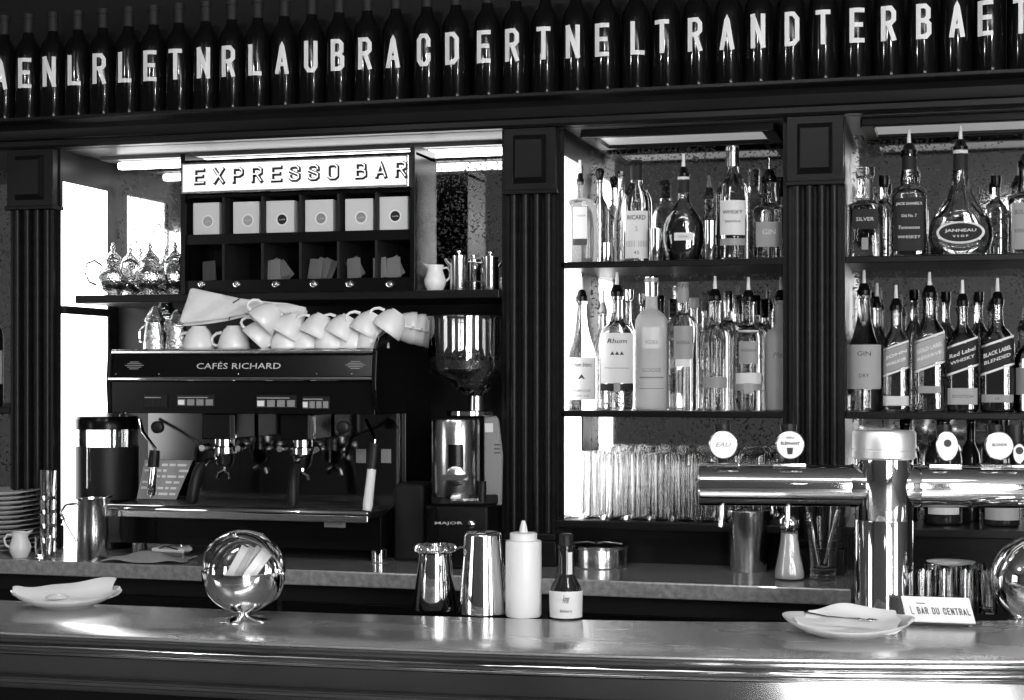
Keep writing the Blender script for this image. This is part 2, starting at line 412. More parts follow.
def shelf(name, a, b, y0, y1, z, th, label):
    t = MB().box(a, b, y0, y1, z - th, z).build(name, 'wood', bevel=.003, smooth=0); return tag(t, label, 'shelf')
Z1 = 1.501; Z2 = 1.916; ZA = 1.841
shelf('wall_shelf', xb0 + .001, xb1 - .001, YW, YM, Z2, .018, 'dark shelf carrying the top row of bottles, middle bay')
shelf('wall_shelf', xb0 + .001, xb1 - .001, YW, YM, Z1, .018, 'dark shelf carrying the clear spirit bottles, middle bay')
shelf('wall_shelf', xb0 - .02, xb1 + .02, YW - .015, YM, ZS, .022, 'dark bottom shelf crowded with tall glasses, middle bay')
shelf('wall_shelf', xc0 + .001, xc1 - .001, YW, YM, Z2, .018, 'dark shelf under the cognac decanter, right bay')
shelf('wall_shelf', xc0 + .001, xc1 - .001, YW, YM, Z1, .018, 'dark shelf carrying the whisky bottles with slanted labels, right bay')
shelf('wall_shelf', xc0 - .02, xc1 + .02, YW - .015, YM, ZS, .022, 'dark bottom shelf behind the right tap arm, right bay')
shelf('wall_shelf', X(80, YW) , xa1, YW - .03, YM, ZA, .024, 'long dark shelf above the espresso machine with teapots and coffee cabinet')
shelf('wall_shelf', x_l - 1, x_l - .002, YW, YM, 1.50, .02, 'end of a dark shelf at the far left edge')

# recessed ceiling panels: unlit glass with a weak glow added
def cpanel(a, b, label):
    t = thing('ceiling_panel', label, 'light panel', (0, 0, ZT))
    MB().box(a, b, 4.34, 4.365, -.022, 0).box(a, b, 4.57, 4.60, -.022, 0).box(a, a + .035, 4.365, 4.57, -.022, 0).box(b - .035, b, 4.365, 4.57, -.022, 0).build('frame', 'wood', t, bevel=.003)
    MB().box(a + .035, b - .035, 4.365, 4.57, -.012, -.002).build('glow_pane', 'panel', t, smooth=0)
cpanel(xb0 + .05, xb1 - .03, 'unlit glazed panel with added glow in the ceiling of the middle bay')
cpanel(xc0 + .04, xc1 - .04, 'unlit glazed panel with added glow in the ceiling of the right bay')
t = thing('tube_light', 'bright tube light under the ceiling of the espresso bay', 'light', (0, 4.47, ZT))
MB().box(xa0 + .05, xa1 - .01, .0, .06, -.012, 0).build('housing', 'wood_mid', t)
MB().at((xa0 + .10, .03, -.028), (0, pi / 2, 0)).lathe([(.011, 0), (.0125, .01), (.0125, xa1 - xa0 - .13), (.011, xa1 - xa0 - .12)], 16).build('tube', 'tube', t)

# ---------------------------------------------------------------- lettered bottles on the ledge
LET = "AENLRLETNRLAUBRACDERTNELTRANDTERBAET"
dots = [7.3,31.5,56,81,106,131.5,156.7,182,209,235,261,287.5,315,342.3,370.5,399,430,459,490.5,519,548.5,579,609,639,669,700,732,762,794,826.6,859,892,925.5,959,993,1026]
lpx = [0,21.6,48.8,70.7,98.6,121.5,147,175.3,203.5,228.4,255,282,310.8,337.5,364.9,393,423.7,451.6,483.8,512,543.5,572.8,602,637.5,661.4,695,727,758,792,823,857,888.5,923.7,957,985.5,1021]
YL = 4.22; br = .0392
bprof = [(br*.80,.004),(br*.9,0),(br*.99,.004),(br,.012),(br,.19),(br*.96,.208),(br*.8,.226),(br*.55,.24),(br*.42,.252),(br*.38,.27),(br*.36,.305),(br*.43,.307),(br*.43,.317),(br*.38,.319)]
first = None; lb_seen = {}
for i, ch in enumerate(LET):
    cxp = dots[i] - 3; x = X(cxp, YL)
    a = LET[i - 1] if i else None; b = LET[i + 1] if i < len(LET) - 1 else None
    lab = 'dark wine bottle lettered %s on the ledge, ' % ch
    lab += ('leftmost in the row' if not a else 'cut by the right picture edge' if not b else 'between bottles lettered %s and %s' % (a, b))
    if first is None:
        t = thing('wine_bottle', lab, 'bottle', (x, YL, ZL), 0, 'row of dark bottles spelling letters'); first = t
        MB().lathe(bprof, 72).build('bottle_glass', 'darkglass', t)
        MB().lathe([(br*.40,.262),(br*.41,.304),(br*.46,.305),(br*.46,.320),(br*.3,.321)], 20).build('foil_capsule', 'void', t)
    else: 
        t = first.copy(); C.objects.link(t); t.location = (x, YL, ZL); t['label'] = lab
        for c0 in list(first.children):
            if c0.name.split('.')[0] != 'letter':
                c1 = c0.copy(); C.objects.link(c1); c1.parent = t
    t.rotation_euler = (0, 0, face(x, YL))
    off = (lpx[i] - cxp) / ppm(cxp, YL); off = max(-.011, min(.011, off))
    rr = br + .0010
    g = MB(); g.add(*glyph(ch, .038, .090, .0118, lambda xx, zz: (xx, -sqrt(max(rr * rr - xx * xx, 1e-6)), zz), off, .091))
    g.build('letter', 'letter', t, smooth=0, label='white capital letter %s' % ch)

# ---------------------------------------------------------------- espresso bar cabinet
YC = 4.30
cx0, cx1 = X(182, YC), X(416, YC); zc0 = ZA; zc1 = Z(300, 156, YC)
t = thing('coffee_cabinet', 'black pigeonhole cabinet on the long shelf topped by lit EXPRESSO BAR sign', 'cabinet', ((cx0 + cx1) / 2, YC, ZA))
hw = (cx1 - cx0) / 2; H = zc1 - zc0; xo = (cx0 + cx1) / 2
zr1 = Z(300, 192, YC) - ZA; z_a = Z(300, 232, YC) - ZA; z_b = Z(300, 242, YC) - ZA; z_c = Z(300, 279, YC) - ZA
MB().box(-hw, hw, .18, .19, 0, H).box(-hw, -hw + .015, -.01, .18, 0, H + .02).box(hw - .015, hw, -.01, .18, 0, H + .02).box(-hw, hw, 0, .18, H - .01, H).build('carcass', 'black', t, smooth=0, bevel=.001)
MB().box(-hw + .015, hw - .015, 0, .18, z_b, z_a).build('shelf', 'black', t, smooth=0)
MB().box(-hw + .015, hw - .015, 0, .18, 0, z_c).build('bottom_rail', 'black', t, smooth=0)
MB().box(-hw + .015, hw - .015, 0.0, .18, zr1 - .008, zr1).build('top_rail', 'black', t, smooth=0)
dv = [223, 262, 300, 338, 376]
for p in dv:
    xx = X(p, YC) - xo
    MB().box(xx - .004, xx + .004, .002, .18, z_c, z_b).box(xx - .004, xx + .004, .002, .18, z_a, zr1 - .008).build('divider', 'void', t, smooth=0)
sg = MB().box(-hw + .012, hw - .012, -.03, .12, zr1 + .002, H - .012).build('sign_box', 'steel', t, smooth=0, bevel=.002)
zs0, zs1 = zr1 + .008, H - .018
MB().box(-hw + .02, hw - .02, -.034, -.03, zs0, zs1).build('sign_face', 'signlit', sg, smooth=0, label='lit white sign face')
lx = [208, 231, 254, 277, 299, 320, 343, 365, 0, 0]
wd = "EXPRESSO"; posn = [(c_, p) for c_, p in zip("EXPRESSOBAR", [199, 218.5, 237.5, 256.5, 276, 294, 313, 332.5, 360.5, 380.5, 400.5])]
hl = (zs1 - zs0) * .55; zl = zs0 + (zs1 - zs0) * .24
for ch, p in posn:
    xx = X(p, YC - .034) - xo
    MB().add(*glyph(ch, .038, hl * 1.14, .0118, lambda x_, z_: (x_, -.0346, z_), xx + .003, zl - .002)).build('sign_letter', 'ink', sg, smooth=0, label='black outlined letter %s' % ch)
    MB().add(*glyph(ch, .0315, hl * 1.12 - .0065, .0038, lambda x_, z_: (x_, -.0352, z_), xx, zl + .0045)).build('letter_inline', 'signlit', sg, smooth=0)
kn = None
for p in [202, 237, 276, 314, 350, 390]:
    xx = X(p, YC) - xo; zz = Z(p, 284.5, YC) - ZA
    k_ = MB().at((xx, 0, zz), (pi / 2, 0, 0)).lathe([(.012, 0), (.012, .004), (.010, .006), (.0085, .005), (.004, .005), (.003, .009), (0, .009)], 18).build('round_badge', 'steel', t)
boxes = [(193, 219, 203, 231, 'plain disc'), (233, 259, 202, 229, 'plain disc'), (266, 294, 201, 229, 'dark disc'), (305, 333, 200, 228, 'dark disc'), (345, 373, 199, 226, 'grey disc'), (378, 408, 197, 225, 'black disc')]
names = ['first from left', 'second from left', 'third from left', 'third from right', 'second from right', 'rightmost']
for i, (a0, a1, y0, y1, dsc) in enumerate(boxes):
    Yb = YC + .02; xa, xb = X(a0, Yb), X(a1, Yb); zt = Z(a0, y0, Yb); zb = ZA + z_a
    o = thing('coffee_box', 'small white capsule box with %s emblem, %s in the cabinet upper row' % (dsc, names[i]), 'box', ((xa + xb) / 2, Yb, zb), 0, 'white coffee boxes in the cabinet')
    h_ = zt - zb; hw_ = (xb - xa) / 2
    MB().box(-hw_, hw_, 0, .12, 0, h_).build('carton', 'labelp', o, smooth=0, bevel=.002)
    cz_ = h_ * .42
    MB().at((hw_ * .15, -.0005, cz_), (pi / 2, 0, 0)).lathe([(.019, 0), (.019, .0008), (.0155, .0008), (.0155, 0)], 24, cap=False).build('emblem_ring', 'paper', o)
    MB().at((hw_ * .15, -.0003, cz_), (pi / 2, 0, 0)).lathe([(.0145, 0), (.0145, .0006)], 24).build('emblem_disc', ['cardbox', 'cardbox', 'labeldk', 'labelmid', 'labelmid', 'labeldk'][i], o, smooth=0)
    g = MB(); text(g, 'café', .005, .02, lambda x_, z_: (x_ + hw_ * .15, -.0012, z_ + cz_)); g.build('emblem_text', 'lettergrey', o, smooth=0)
# sachets standing in the lower pigeonholes
for p, n, col in ((212, 1, .06), (277, 4, .25), (317, 3, .16), (357, 2, .2), (383, 1, .3), (397, 2, .25)):
    for k in range(n):
        Ys = YC + .03 + k * .012; x = X(p + k * 5 - 3, Ys)
        m_ = M.setdefault('sachet%.2f' % col, mat('sachet_paper', col * .5, .5))
        s_ = MB().add([(-.022, 0, 0), (.022, 0, 0), (.024, .004, .06), (-.018, .004, .06), (-.02, .012, 0.002), (.02, .012, .002), (.022, .008, .06), (-.016, .008, .06)],
                      [(0,1,2,3),(4,5,6,7),(0,1,5,4),(1,2,6,5),(2,3,7,6),(3,0,4,7)]).build('sugar_sachet', m_, smooth=0, bevel=.0015)
        s_.location = (x, Ys, ZA + z_c + .001 + (0 if k == 0 else .004)); s_.rotation_euler = (0, [-.1, -.5, -.62, -.7][k] * (1 if p != 317 else -.6), 0)
        where = {212: 'leftmost filled', 277: 'third', 317: 'fourth', 357: 'fifth', 383: 'sixth', 397: 'last'}[p]
        tag(s_, 'paper sachet in the %s pigeonhole of the coffee cabinet%s' % (where, ', %s in the bunch' % ['frontmost', 'second', 'third', 'rearmost'][k] if n > 1 else ''), 'sachet', 'sachets in the coffee cabinet')

# ---------------------------------------------------------------- counters
XE = -.225
o = MB().box(XL + .3, XE, 4.0, YM, ZB - .042, ZB).build('back_counter', 'stone', smooth=0, bevel=.004)
tag(o, 'speckled grey stone worktop running below the bays behind the bar', 'worktop')
o = thing('base_cabinet', 'black cabinet front beneath the stone worktop', 'cabinet', ((XL + .3 + XE) / 2, 4.3, 0))
hx = (XE - XL - .3) / 2
MB().box(-hx + .02, hx - .02, -.2, .35, 0, ZB - .043).build('carcass', 'void', o, smooth=0)
for k in range(6):
    a = -hx + .04 + k * (2 * hx - .08) / 6
    MB().box(a + .01, a + (2 * hx - .08) / 6 - .01, -.215, -.2, .1, ZB - .1).build('door', 'black', o, smooth=0, bevel=.002)
# front bar : plan curve measured along its near and far edge
ZBAR = 1.089
near = [(-260, 622), (-120, 627.5), (0, 632), (170, 638), (340, 644), (510, 651), (680, 656), (850, 659.5), (1024, 660), (1150, 658.5), (1300, 654)]
far = [(-260, 590), (-120, 596), (0, 601), (200, 608), (400, 614), (600, 620.5), (780, 623), (900, 622.5), (1024, 620), (1150, 616), (1300, 610)]
npts = [Vector(OnZ(p, y, ZBAR)) for p, y in near]; fpts = [Vector(OnZ(p, y, ZBAR)) for p, y in far]
def smoothcurve(pts, n=60):
    xs = [p.x for p in pts]; A = []
    # least squares cubic y(x)
    import numpy as np
    c_ = np.polyfit(xs, [p.y for p in pts], 3)
    return lambda x: float(np.polyval(c_, x)), lambda x: float(np.polyval(np.polyder(c_), x))
fn, dn = smoothcurve(npts); ff, df = smoothcurve(fpts)
def sweep(prof, xs, fy, dfy, z0):
    vs = []; fs = []; n = len(prof)
    for x in xs:
        d = Vector((dfy(x), -1)).normalized()
        for o_, z in prof: vs.append((x + d.x * o_, fy(x) + d.y * o_, z0 + z))
    for i in range(len(xs) - 1):
        for k in range(n):
            k2 = (k + 1) % n; fs.append((i * n + k, i * n + k2, (i + 1) * n + k2, (i + 1) * n + k))
    fs += [tuple(range(n)), tuple((len(xs) - 1) * n + k for k in range(n))]
    return vs, fs
x0b, x1b = npts[0].x, npts[-1].x; xs = [x0b + (x1b - x0b) * i / 70 for i in range(71)]
bar = thing('bar_counter', 'long curved zinc-topped bar across the foreground with moulded front', 'bar counter', ((x0b + x1b) / 2, 2.95, 0))
def rel(o): o.location = (-bar.location.x, -bar.location.y, 0); return o
vs = []; fs = []
for i, x in enumerate(xs):
    xf = fpts[0].x + (fpts[-1].x - fpts[0].x) * i / 70
    a = Vector((x, fn(x))); b = Vector((xf, ff(xf)))
    d = (a - b).normalized()
    ring = [(a - d * 0, ZBAR), (a + d * .004, ZBAR - .0015), (a + d * .005, ZBAR - .005), (a - d * .01, ZBAR - .012), (b, ZBAR - .03), (b - d * .003, ZBAR - .02), (b - d * .002, ZBAR - .001), (b, ZBAR)]
    mid = [(b.lerp(a, .33), ZBAR), (b.lerp(a, .66), ZBAR)]
    ring += mid
    vs += [(p.x, p.y, z) for p, z in ring]
n = 10
for i in range(70):
    for k in range(n): k2 = (k + 1) % n; fs.append((i * n + k, i * n + k2, (i + 1) * n + k2, (i + 1) * n + k))
rel(MB().add(vs, fs).build('top', 'zinc', bar, smooth=25))
def arc(cx, cz, r, a0, a1, n=6): return [(cx + r * cos(R(a0 + (a1 - a0) * i / n)), cz + r * sin(R(a0 + (a1 - a0) * i / n))) for i in range(n + 1)]
prof = [(-.05, -.008), (.0, -.006)] + arc(-.002, -.014, .008, 80, -80) + [(-.002, -.0235)] + arc(-.004, -.031, .0075, 75, -75) + [(-.004, -.041), (-.003, -.043)]
prof += [(.004, -.0445), (.011, -.076), (.011, -.080)] + [(.006, -.083), (.002, -.085)] + arc(-.006, -.094, .009, 60, -60) + [(-.010, -.104), (-.009, -.110), (-.009, -.113), (-.03, -.118), (-.05, -.118)]
prof = [(a, b) for a, b in prof]
rel(MB().add(*sweep(prof, xs, fn, dn, ZBAR)).build('moulding', 'zincm', bar, smooth=25))
rel(MB().add(*sweep([(-.045, -.10), (-.06, -.35), (-.06, -ZBAR), (-.30, -ZBAR), (-.30, -.03), (-.05, -.03)], xs, fn, dn, ZBAR)).build('front_panel', 'wood', bar, smooth=25))
# lower service ledge on the barman's side, carries the tap column
ZK = .93
sx = [x0b + (x1b - x0b) * (.5 + .5 * i / 30) for i in range(31)]
def ffx(x): return ff(x)
vv, f2 = sweep([(-.005, 0), (-.005, -.04), (-.32, -.04), (-.32, 0)], sx, ffx, df, ZK)
o = MB().add(vv, f2).build('service_ledge', 'steel', smooth=25); tag(o, 'low steel ledge just behind the bar at right, under the tap column', 'worktop')

# ---------------------------------------------------------------- bottles
def chain(*a): return list(a)
PROF = {
 'spirit': [(.90,0),(.99,.012),(1,.03),(1,.60),(.97,.64),(.85,.69),(.62,.735),(.42,.77),(.34,.80),(.32,.84),(.31,.95),(.37,.955),(.37,.985),(.33,1)],
 'vodka':  [(.90,0),(.99,.012),(1,.03),(1,.64),(.96,.68),(.82,.715),(.55,.74),(.40,.755),(.36,.79),(.36,.955),(.42,.96),(.42,.985),(.36,1)],
 'wine':   [(.90,0),(.99,.012),(1,.03),(1,.56),(.97,.62),(.85,.68),(.62,.73),(.44,.77),(.38,.81),(.36,.95),(.42,.955),(.42,.99),(.36,1)],
 'slope':  [(.90,0),(.99,.012),(1,.03),(1,.42),(.96,.47),(.78,.56),(.56,.66),(.40,.76),(.34,.84),(.32,.95),(.38,.955),(.38,.985),(.33,1)],
 'square': [(.92,0),(.99,.012),(1,.03),(1,.60),(.97,.635),(.85,.66),(.55,.68),(.46,.70),(.50,.74),(.46,.80),(.42,.84),(.42,.96),(.48,.965),(.48,.99),(.40,1)],
 'flask':  [(.90,0),(.96,.012),(.99,.10),(1,.25),(1,.45),(.97,.60),(.90,.70),(.78,.76),(.60,.785),(.24,.80),(.18,.82),(.18,.96),(.24,.965),(.24,.99),(.18,1)],
 'xo':     [(.66,0),(.74,.015),(.86,.10),(.98,.24),(1,.34),(.94,.44),(.78,.53),(.52,.62),(.36,.68),(.28,.73),(.26,.80),(.26,.955),(.32,.96),(.32,.985),(.26,1)],
 'decanter':[(.62,0),(.72,.012),(.90,.08),(1,.18),(.98,.27),(.85,.37),(.62,.47),(.42,.56),(.30,.65),(.24,.74),(.21,.84),(.20,.955),(.25,.96),(.25,.985),(.20,1)],
}
def sect(p, a, d=1):
    c_, s_ = cos(a), sin(a); m = (abs(c_) ** p + abs(s_) ** p) ** (-1 / p); return m * c_, m * s_ * d
def patch(mb, r, p, d, xw, z0, z1, slope=0, eps=.0008, xo=0, n=14):
    """label sheet wrapped on a (super)elliptic body, half width xw (in metres, seen from the front)"""
    vs = []; fs = []
    for i in range(n + 1):
        x = xo - xw + 2 * xw * i / n; y = front_y(r, p, d, x) - eps
        vs += [(x, y, z0 + slope * x), (x, y, z1 + slope * x)]
    for i in range(n): fs.append((2 * i, 2 * i + 2, 2 * i + 3, 2 * i + 1))
    return mb.add(vs, fs)
def front_y(r, p, d, x):
    q = min(.999, abs(x) / r); return -r * d * (1 - q ** p) ** (1 / p)
def bottle(label, pl, pr, ytop, Y, z, kind='spirit', body='solid', p=2, d=1.0, cap='pourer', liquid=None, fill=.6, labels=(), name='liquor_bottle', group=None, rz=None, capm='black', ytopglass=None, cat='bottle'):
    """pl, pr, ytop: outline measured on the photograph; Y: depth of the bottle's axis; z: the shelf it stands on"""
    pc = (pl + pr) / 2; s = ppm(pc, Y); r = (pr - pl) / 2 / s; h = Z(pc, ytop, Y) - z; x = X(pc, Y)
    caph = {'pourer': .062, 'steelpour': .058, 'cork': .02, 'screw': .0, 'none': 0, 'stopper': .03}[cap]
    hg = h - caph
    t = thing(name, label, cat, (x, Y, z), face(x, Y) if rz is None else rz, group)
    pr_ = [(a * r, b * hg) for a, b in PROF[kind]]
    pzz = next(b for a, b in PROF[kind] if a < .9 and b > .2) * hg if p != 2 else None
    MB().lathe([(0, .003)] + pr_, 36 if p == 2 else 48, p, d, pzz, cap=True).build('bottle_glass', 'thin' if liquid else body, t, smooth=50)
    if liquid:
        lp = [(a * .94, max(b, .006) ) for a, b in pr_ if b < fill * hg]
        i0 = len(lp); a1, b1 = pr_[i0 - 1]; a2, b2 = pr_[min(i0, len(pr_) - 1)]; k = (fill * hg - b1) / (b2 - b1) if b2 > b1 else 0
        lp.append(((a1 + (a2 - a1) * k) * .94, fill * hg))
        MB().lathe(lp, 36 if p == 2 else 48, p, d, pzz).build('liquid', liquid, t, smooth=50)
    nr = pr_[-1][0]
    if cap in ('pourer', 'steelpour'):
        MB().lathe([(nr * 1.0, hg - .008), (nr * 1.14, hg - .007), (nr * 1.18, hg + .006), (nr * .95, hg + .010), (nr * .8, hg + .020), (nr * .5, hg + .026)], 20).build('pourer_collar', capm, t)
        q = t.children[-1]
        MB().at((0, 0, 0)).lathe([(.0058, hg + .024), (.005, hg + .04), (.0038, hg + caph)] if cap == 'pourer' else [(.0026, hg + .024), (.0026, hg + caph)], 12).build('spout', 'plasticw' if cap == 'pourer' else 'chrome', q)
    elif cap == 'screw':
        MB().lathe([(nr * 1.08, hg - .055), (nr * 1.1, hg - .0), (nr * 1.0, hg + .002)], 20).build('screw_cap', capm, t)
    elif cap == 'cork':
        MB().lathe([(nr * 1.1, hg - .01), (nr * 1.3, hg), (nr * 1.3, hg + caph), (nr, hg + caph + .001)], 20).build('cork_stopper', capm, t)
    elif cap == 'stopper':
        MB().lathe([(nr * .8, hg - .006), (nr * 1.2, hg + .002), (nr * 1.6, hg + .015), (nr * 1.3, hg + .026), (nr * .4, hg + .03)], 20).build('stopper', capm, t)
    # labels: (z0, z1, halfwidth fraction, material, slope, [(text, dz, height, width, mat, bold)...])
    for lb in labels:
        z0, z1, hwf, m_, slope = lb[:5]
        zmid = (z0 + z1) / 2; rad = r * next((a for a, b in PROF[kind] if b >= zmid), 1)
        rr = max(a * r for a, b in PROF[kind] if z0 - .03 <= b <= z1 + .03) if kind in ('xo', 'decanter', 'flask') else rad
        pp = p if (pzz is None or z0 * hg < pzz) else 2
        dd = d if (pzz is None or z0 * hg < pzz) else 1
        L = patch(MB(), rr, pp, dd, hwf * rr, z0 * hg, z1 * hg, slope).build('label', m_, t, smooth=60)
        for tx in (lb[5] if len(lb) > 5 else ()):
            g = MB(); hh = tx[2]; ww = tx[3] * hwf * rr * 2
            text(g, tx[0], hh, ww, lambda x_, z_: (x_, front_y(rr, pp, dd, x_) - .0016, z_ + slope * x_), 0, (z0 + (z1 - z0) * tx[1]) * hg, tx[5] if len(tx) > 5 else 0, tx[6] if len(tx) > 6 else 0)
            g.build('label_print', tx[4], L, smooth=0)
    return t
# ---- middle bay, top shelf (zs = Z2)
g1 = 'bottles on the top shelf of the middle bay'
bottle('squat pale bottle with white square label and pourer, leftmost on top shelf of middle bay', 562, 598, 160, 4.40, Z2, 'flask', 'amberlight', p=3.4, d=.62, cap='pourer', group=g1,
       labels=[(.30, .68, .38, 'labelp', 0, [('LIQUEUR', .72, .006, .8, 'ink')]), (.22, .295, .38, 'ink', 0)])
bottle('tall clear bottle seen behind the squat pale bottle, near the lit side panel', 591, 609, 168, 4.55, Z2, 'spirit', cap='stopper', group=g1)
bottle('tapered clear bottle half hidden behind the squat bottle, top shelf of middle bay', 612, 630, 172, 4.55, Z2, 'slope', cap='screw', capm='steel', group=g1)
bottle('white-labelled wine-shaped bottle with dark capsule, second from left on top shelf', 621, 652, 161, 4.41, Z2, 'wine', 'tawny', cap='screw', capm='labeldk', group=g1,
       labels=[(.04, .50, .72, 'labelp', 0, [('RICARD', .86, .013, .8, 'ink', .01), ('S', .62, .014, .12, 'labelmid'), ('45', .12, .01, .25, 'ink')]), (.15, .21, .74, 'labelmid', 0)])
bottle('round-bellied dark cognac bottle with small oval label and pourer, centre of top shelf', 663, 704, 154, 4.40, Z2, 'xo', p=2.3, d=.7, liquid='darkliq', fill=.55, cap='pourer', group=g1,
       labels=[(.24, .33, .45, 'labelp', 0, [('COGNAC', .5, .006, .6, 'ink')]), (.80, .95, .9, 'labeldk', 0), (.955, .985, .9, 'labelp', 0)])
bottle('tall whisky bottle with pale label and grey capsule, top shelf of middle bay', 716, 749, 147, 4.40, Z2, 'wine', 'tawny', cap='screw', capm='steel', group=g1,
       labels=[(.22, .52, .74, 'labelp', 0, [('WHISKY', .66, .011, .8, 'ink'), ('blended', .40, .008, .6, 'ink')]), (.13, .19, .74, 'labelmid', 0)])
bottle('square clear bottle with fine steel pourer, rightmost on top shelf of middle bay', 753, 785, 158, 4.42, Z2, 'square', 'tawny', p=4.5, cap='steelpour', group=g1,
       labels=[(.16, .46, .8, 'labelmid', 0, [('GIN', .6, .014, .5, 'lettergrey')])])
bottle('slim clear bottle peeking out behind the square bottle, top shelf right end', 770, 790, 178, 4.54, Z2, 'spirit', cap='screw', group=g1)
for pl, pr, yt, lb in ((650, 663, 229, 'small steel jigger left of the dark cognac bottle'), (704, 717, 221, 'taller steel jigger right of the dark cognac bottle'), (603, 612, 243, 'tiny steel jigger beside the squat pale bottle')):
    Yj = 4.35; pc = (pl + pr) / 2; r = (pr - pl) / 2 / ppm(pc, Yj); h = Z(pc, yt, Yj) - Z2
    o = MB().lathe([(0, .001), (r * .85, 0), (r * .9, .002), (r, h), (r * .92, h), (r * .82, .004), (0, .004)], 24).build('jigger', 'chrome'); o.location = (X(pc, Yj), Yj, Z2); tag(o, lb, 'measuring cup', 'jiggers on the middle bay top shelf')
# ---- middle bay, second shelf (Z1)
g2 = 'clear spirit bottles on the second shelf of the middle bay'
bottle('rum bottle with white portrait label, leftmost on second shelf of middle bay', 566, 597, 277, 4.40, Z1, 'slope', cap='pourer', group=g2, p=2,
       labels=[(.09, .47, .93, 'labelp', 0, [('Rhum blanc', .83, .012, .72, 'ink', 0, .2), ('▲', .55, .014, .24, 'ink'), ('AGRICOLE', .22, .006, .6, 'ink'), ('50% vol', .10, .005, .5, 'ink')])])
bottle('big clear rum bottle with tall white ship label and dark band, second shelf', 599, 635, 272, 4.40, Z1, 'spirit', cap='pourer', group=g2,
       labels=[(.23, .66, .90, 'labelp', 0, [('Rhum', .84, .013, .6, 'ink', .01, .2), ('▲▲▲', .60, .010, .42, 'ink'), ('Martinique', .30, .006, .72, 'ink')]), (.165, .225, .92, 'labeldk', 0), (.155, .235, .18, 'labelmid', 0)])
bottle('frosted white vodka bottle with clear window and goose picture, second shelf', 635, 668, 277, 4.41, Z1, 'vodka', 'frost', cap='screw', capm='steel', group=g2,
       labels=[(.46, .62, .55, 'lettergrey', 0, [('VODKA', .3, .012, .7, 'labelmid')]), (.16, .165, .75, 'labelmid', 0), (.24, .25, .72, 'labelmid', 0, [('GOOSE', 6, .011, .8, 'labelmid')])])
bottle('clear bottle with grey cap and square grey label, right of the frosted goose bottle', 668, 698, 283, 4.41, Z1, 'vodka', cap='screw', capm='labelmid', group=g2,
       labels=[(.40, .66, .62, 'labelmid', 0, [('VODKA', .5, .010, .7, 'ink')]), (.34, .40, .5, 'labelp', 0)])
bottle('round-shouldered clear vodka bottle printed directly with dark letters and pourer', 699, 731, 276, 4.40, Z1, 'vodka', cap='pourer', group=g2,
       labels=[(.20, .30, .75, 'labelmid', 0, [('Citron', 4.3, .013, .9, 'ink', .02), ('Country of Sweden', 3.5, .006, 1, 'ink'), ('VODKA', 2.8, .009, .8, 'ink')])])
bottle('clear vodka bottle with dark shield label and white band, second shelf', 733, 764, 277, 4.40, Z1, 'vodka', cap='pourer', group=g2,
       labels=[(.42, .62, .62, 'labelmid', 0, [('VODKA', .6, .008, .8, 'ink')]), (.24, .34, .82, 'labelp', 0), (.18, .245, .85, 'labelmid', 0), (.155, .25, .3, 'cardbox', 0), (.70, .72, .8, 'labelp', 0)])
bottle('pale frosted bottle cut off by the pillar, rightmost on second shelf', 765, 797, 277, 4.42, Z1, 'vodka', 'frost', cap='pourer', group=g2,
       labels=[(.50, .501, .7, 'labelmid', 0, [('Mezz', .5, .016, .7, 'labelmid', 0, .3)])])
for i, (pl, pr, yt, kd, cp, dsc) in enumerate(((572, 590, 283, 'spirit', 'pourer', 'behind the portrait label rum'), (593, 613, 290, 'wine', 'pourer', 'behind and between the two rum bottles'), (618, 640, 290, 'spirit', 'cork', 'behind the ship label rum'),
          (648, 672, 296, 'slope', 'screw', 'behind the frosted goose bottle'), (682, 706, 298, 'spirit', 'cork', 'behind the printed vodka, on its left'), (716, 740, 292, 'vodka', 'screw', 'behind the printed vodka, on its right'), (744, 768, 296, 'spirit', 'screw', 'behind the shield label vodka'))):
    bottle('clear bottle in the back row %s' % dsc, pl, pr, yt, 4.535, Z1, kd, cap=cp, group='back row of clear bottles', capm=['black', 'labelmid', 'steel'][i % 3])
# ---- right bay, top shelf
g3 = 'bottles on the top shelf of the right bay'
bottle('square clear bottle with black label, leftmost on top shelf of right bay', 847, 883, 168, 4.42, Z2, 'square', 'solid', p=4.5, cap='cork', capm='glass', group=g3,
       labels=[(.34, .58, .68, 'labeldk', 0, [('SILVER', .5, .010, .7, 'lettergrey')]), (.10, .24, .18, 'labelmid', 0)])
bottle('square whiskey bottle with big black label and pourer, top shelf of right bay', 892, 926, 130, 4.41, Z2, 'square', p=4.5, liquid='amber', fill=.42, cap='pourer', group=g3,
       labels=[(.06, .56, .86, 'labeldk', 0, [('JACK DANIEL\'S', .88, .010, .86, 'letter', .01), ('Old No. 7', .66, .008, .5, 'letter'), ('Tennessee', .44, .009, .7, 'letter', 0, .2), ('WHISKEY', .26, .008, .75, 'letter')]), (.84, .96, .95, 'labeldk', 0)])
t = bottle('fluted cognac decanter with dark oval label and tall neck, top shelf of right bay', 929, 992, 126, 4.40, Z2, 'decanter', p=2.2, d=.55, liquid='tawny', fill=.36, cap='pourer', group=g3,
       labels=[(.80, .95, .9, 'labeldk', 0), (.955, .985, .9, 'labelp', 0)])
rdec = (992 - 929) / 2 / ppm(960, 4.40); dec = t
def oval(par, cx_, cz_, a, b, m_, y, nm, lb=None):
    MB().at((cx_, y, cz_), (pi / 2, 0, 0), (1, 1, 1)).add([(a * cos(2 * pi * k / 36), b * sin(2 * pi * k / 36), 0) for k in range(36)] + [(a * .94 * cos(2 * pi * k / 36), b * .9 * sin(2 * pi * k / 36), .003) for k in range(36)],
        [(k, (k + 1) % 36, (k + 1) % 36 + 36, k + 36) for k in range(36)] + [tuple(range(36, 72))]).build(nm, m_, par, smooth=0, label=lb)
    return par.children[-1]
hd = .062
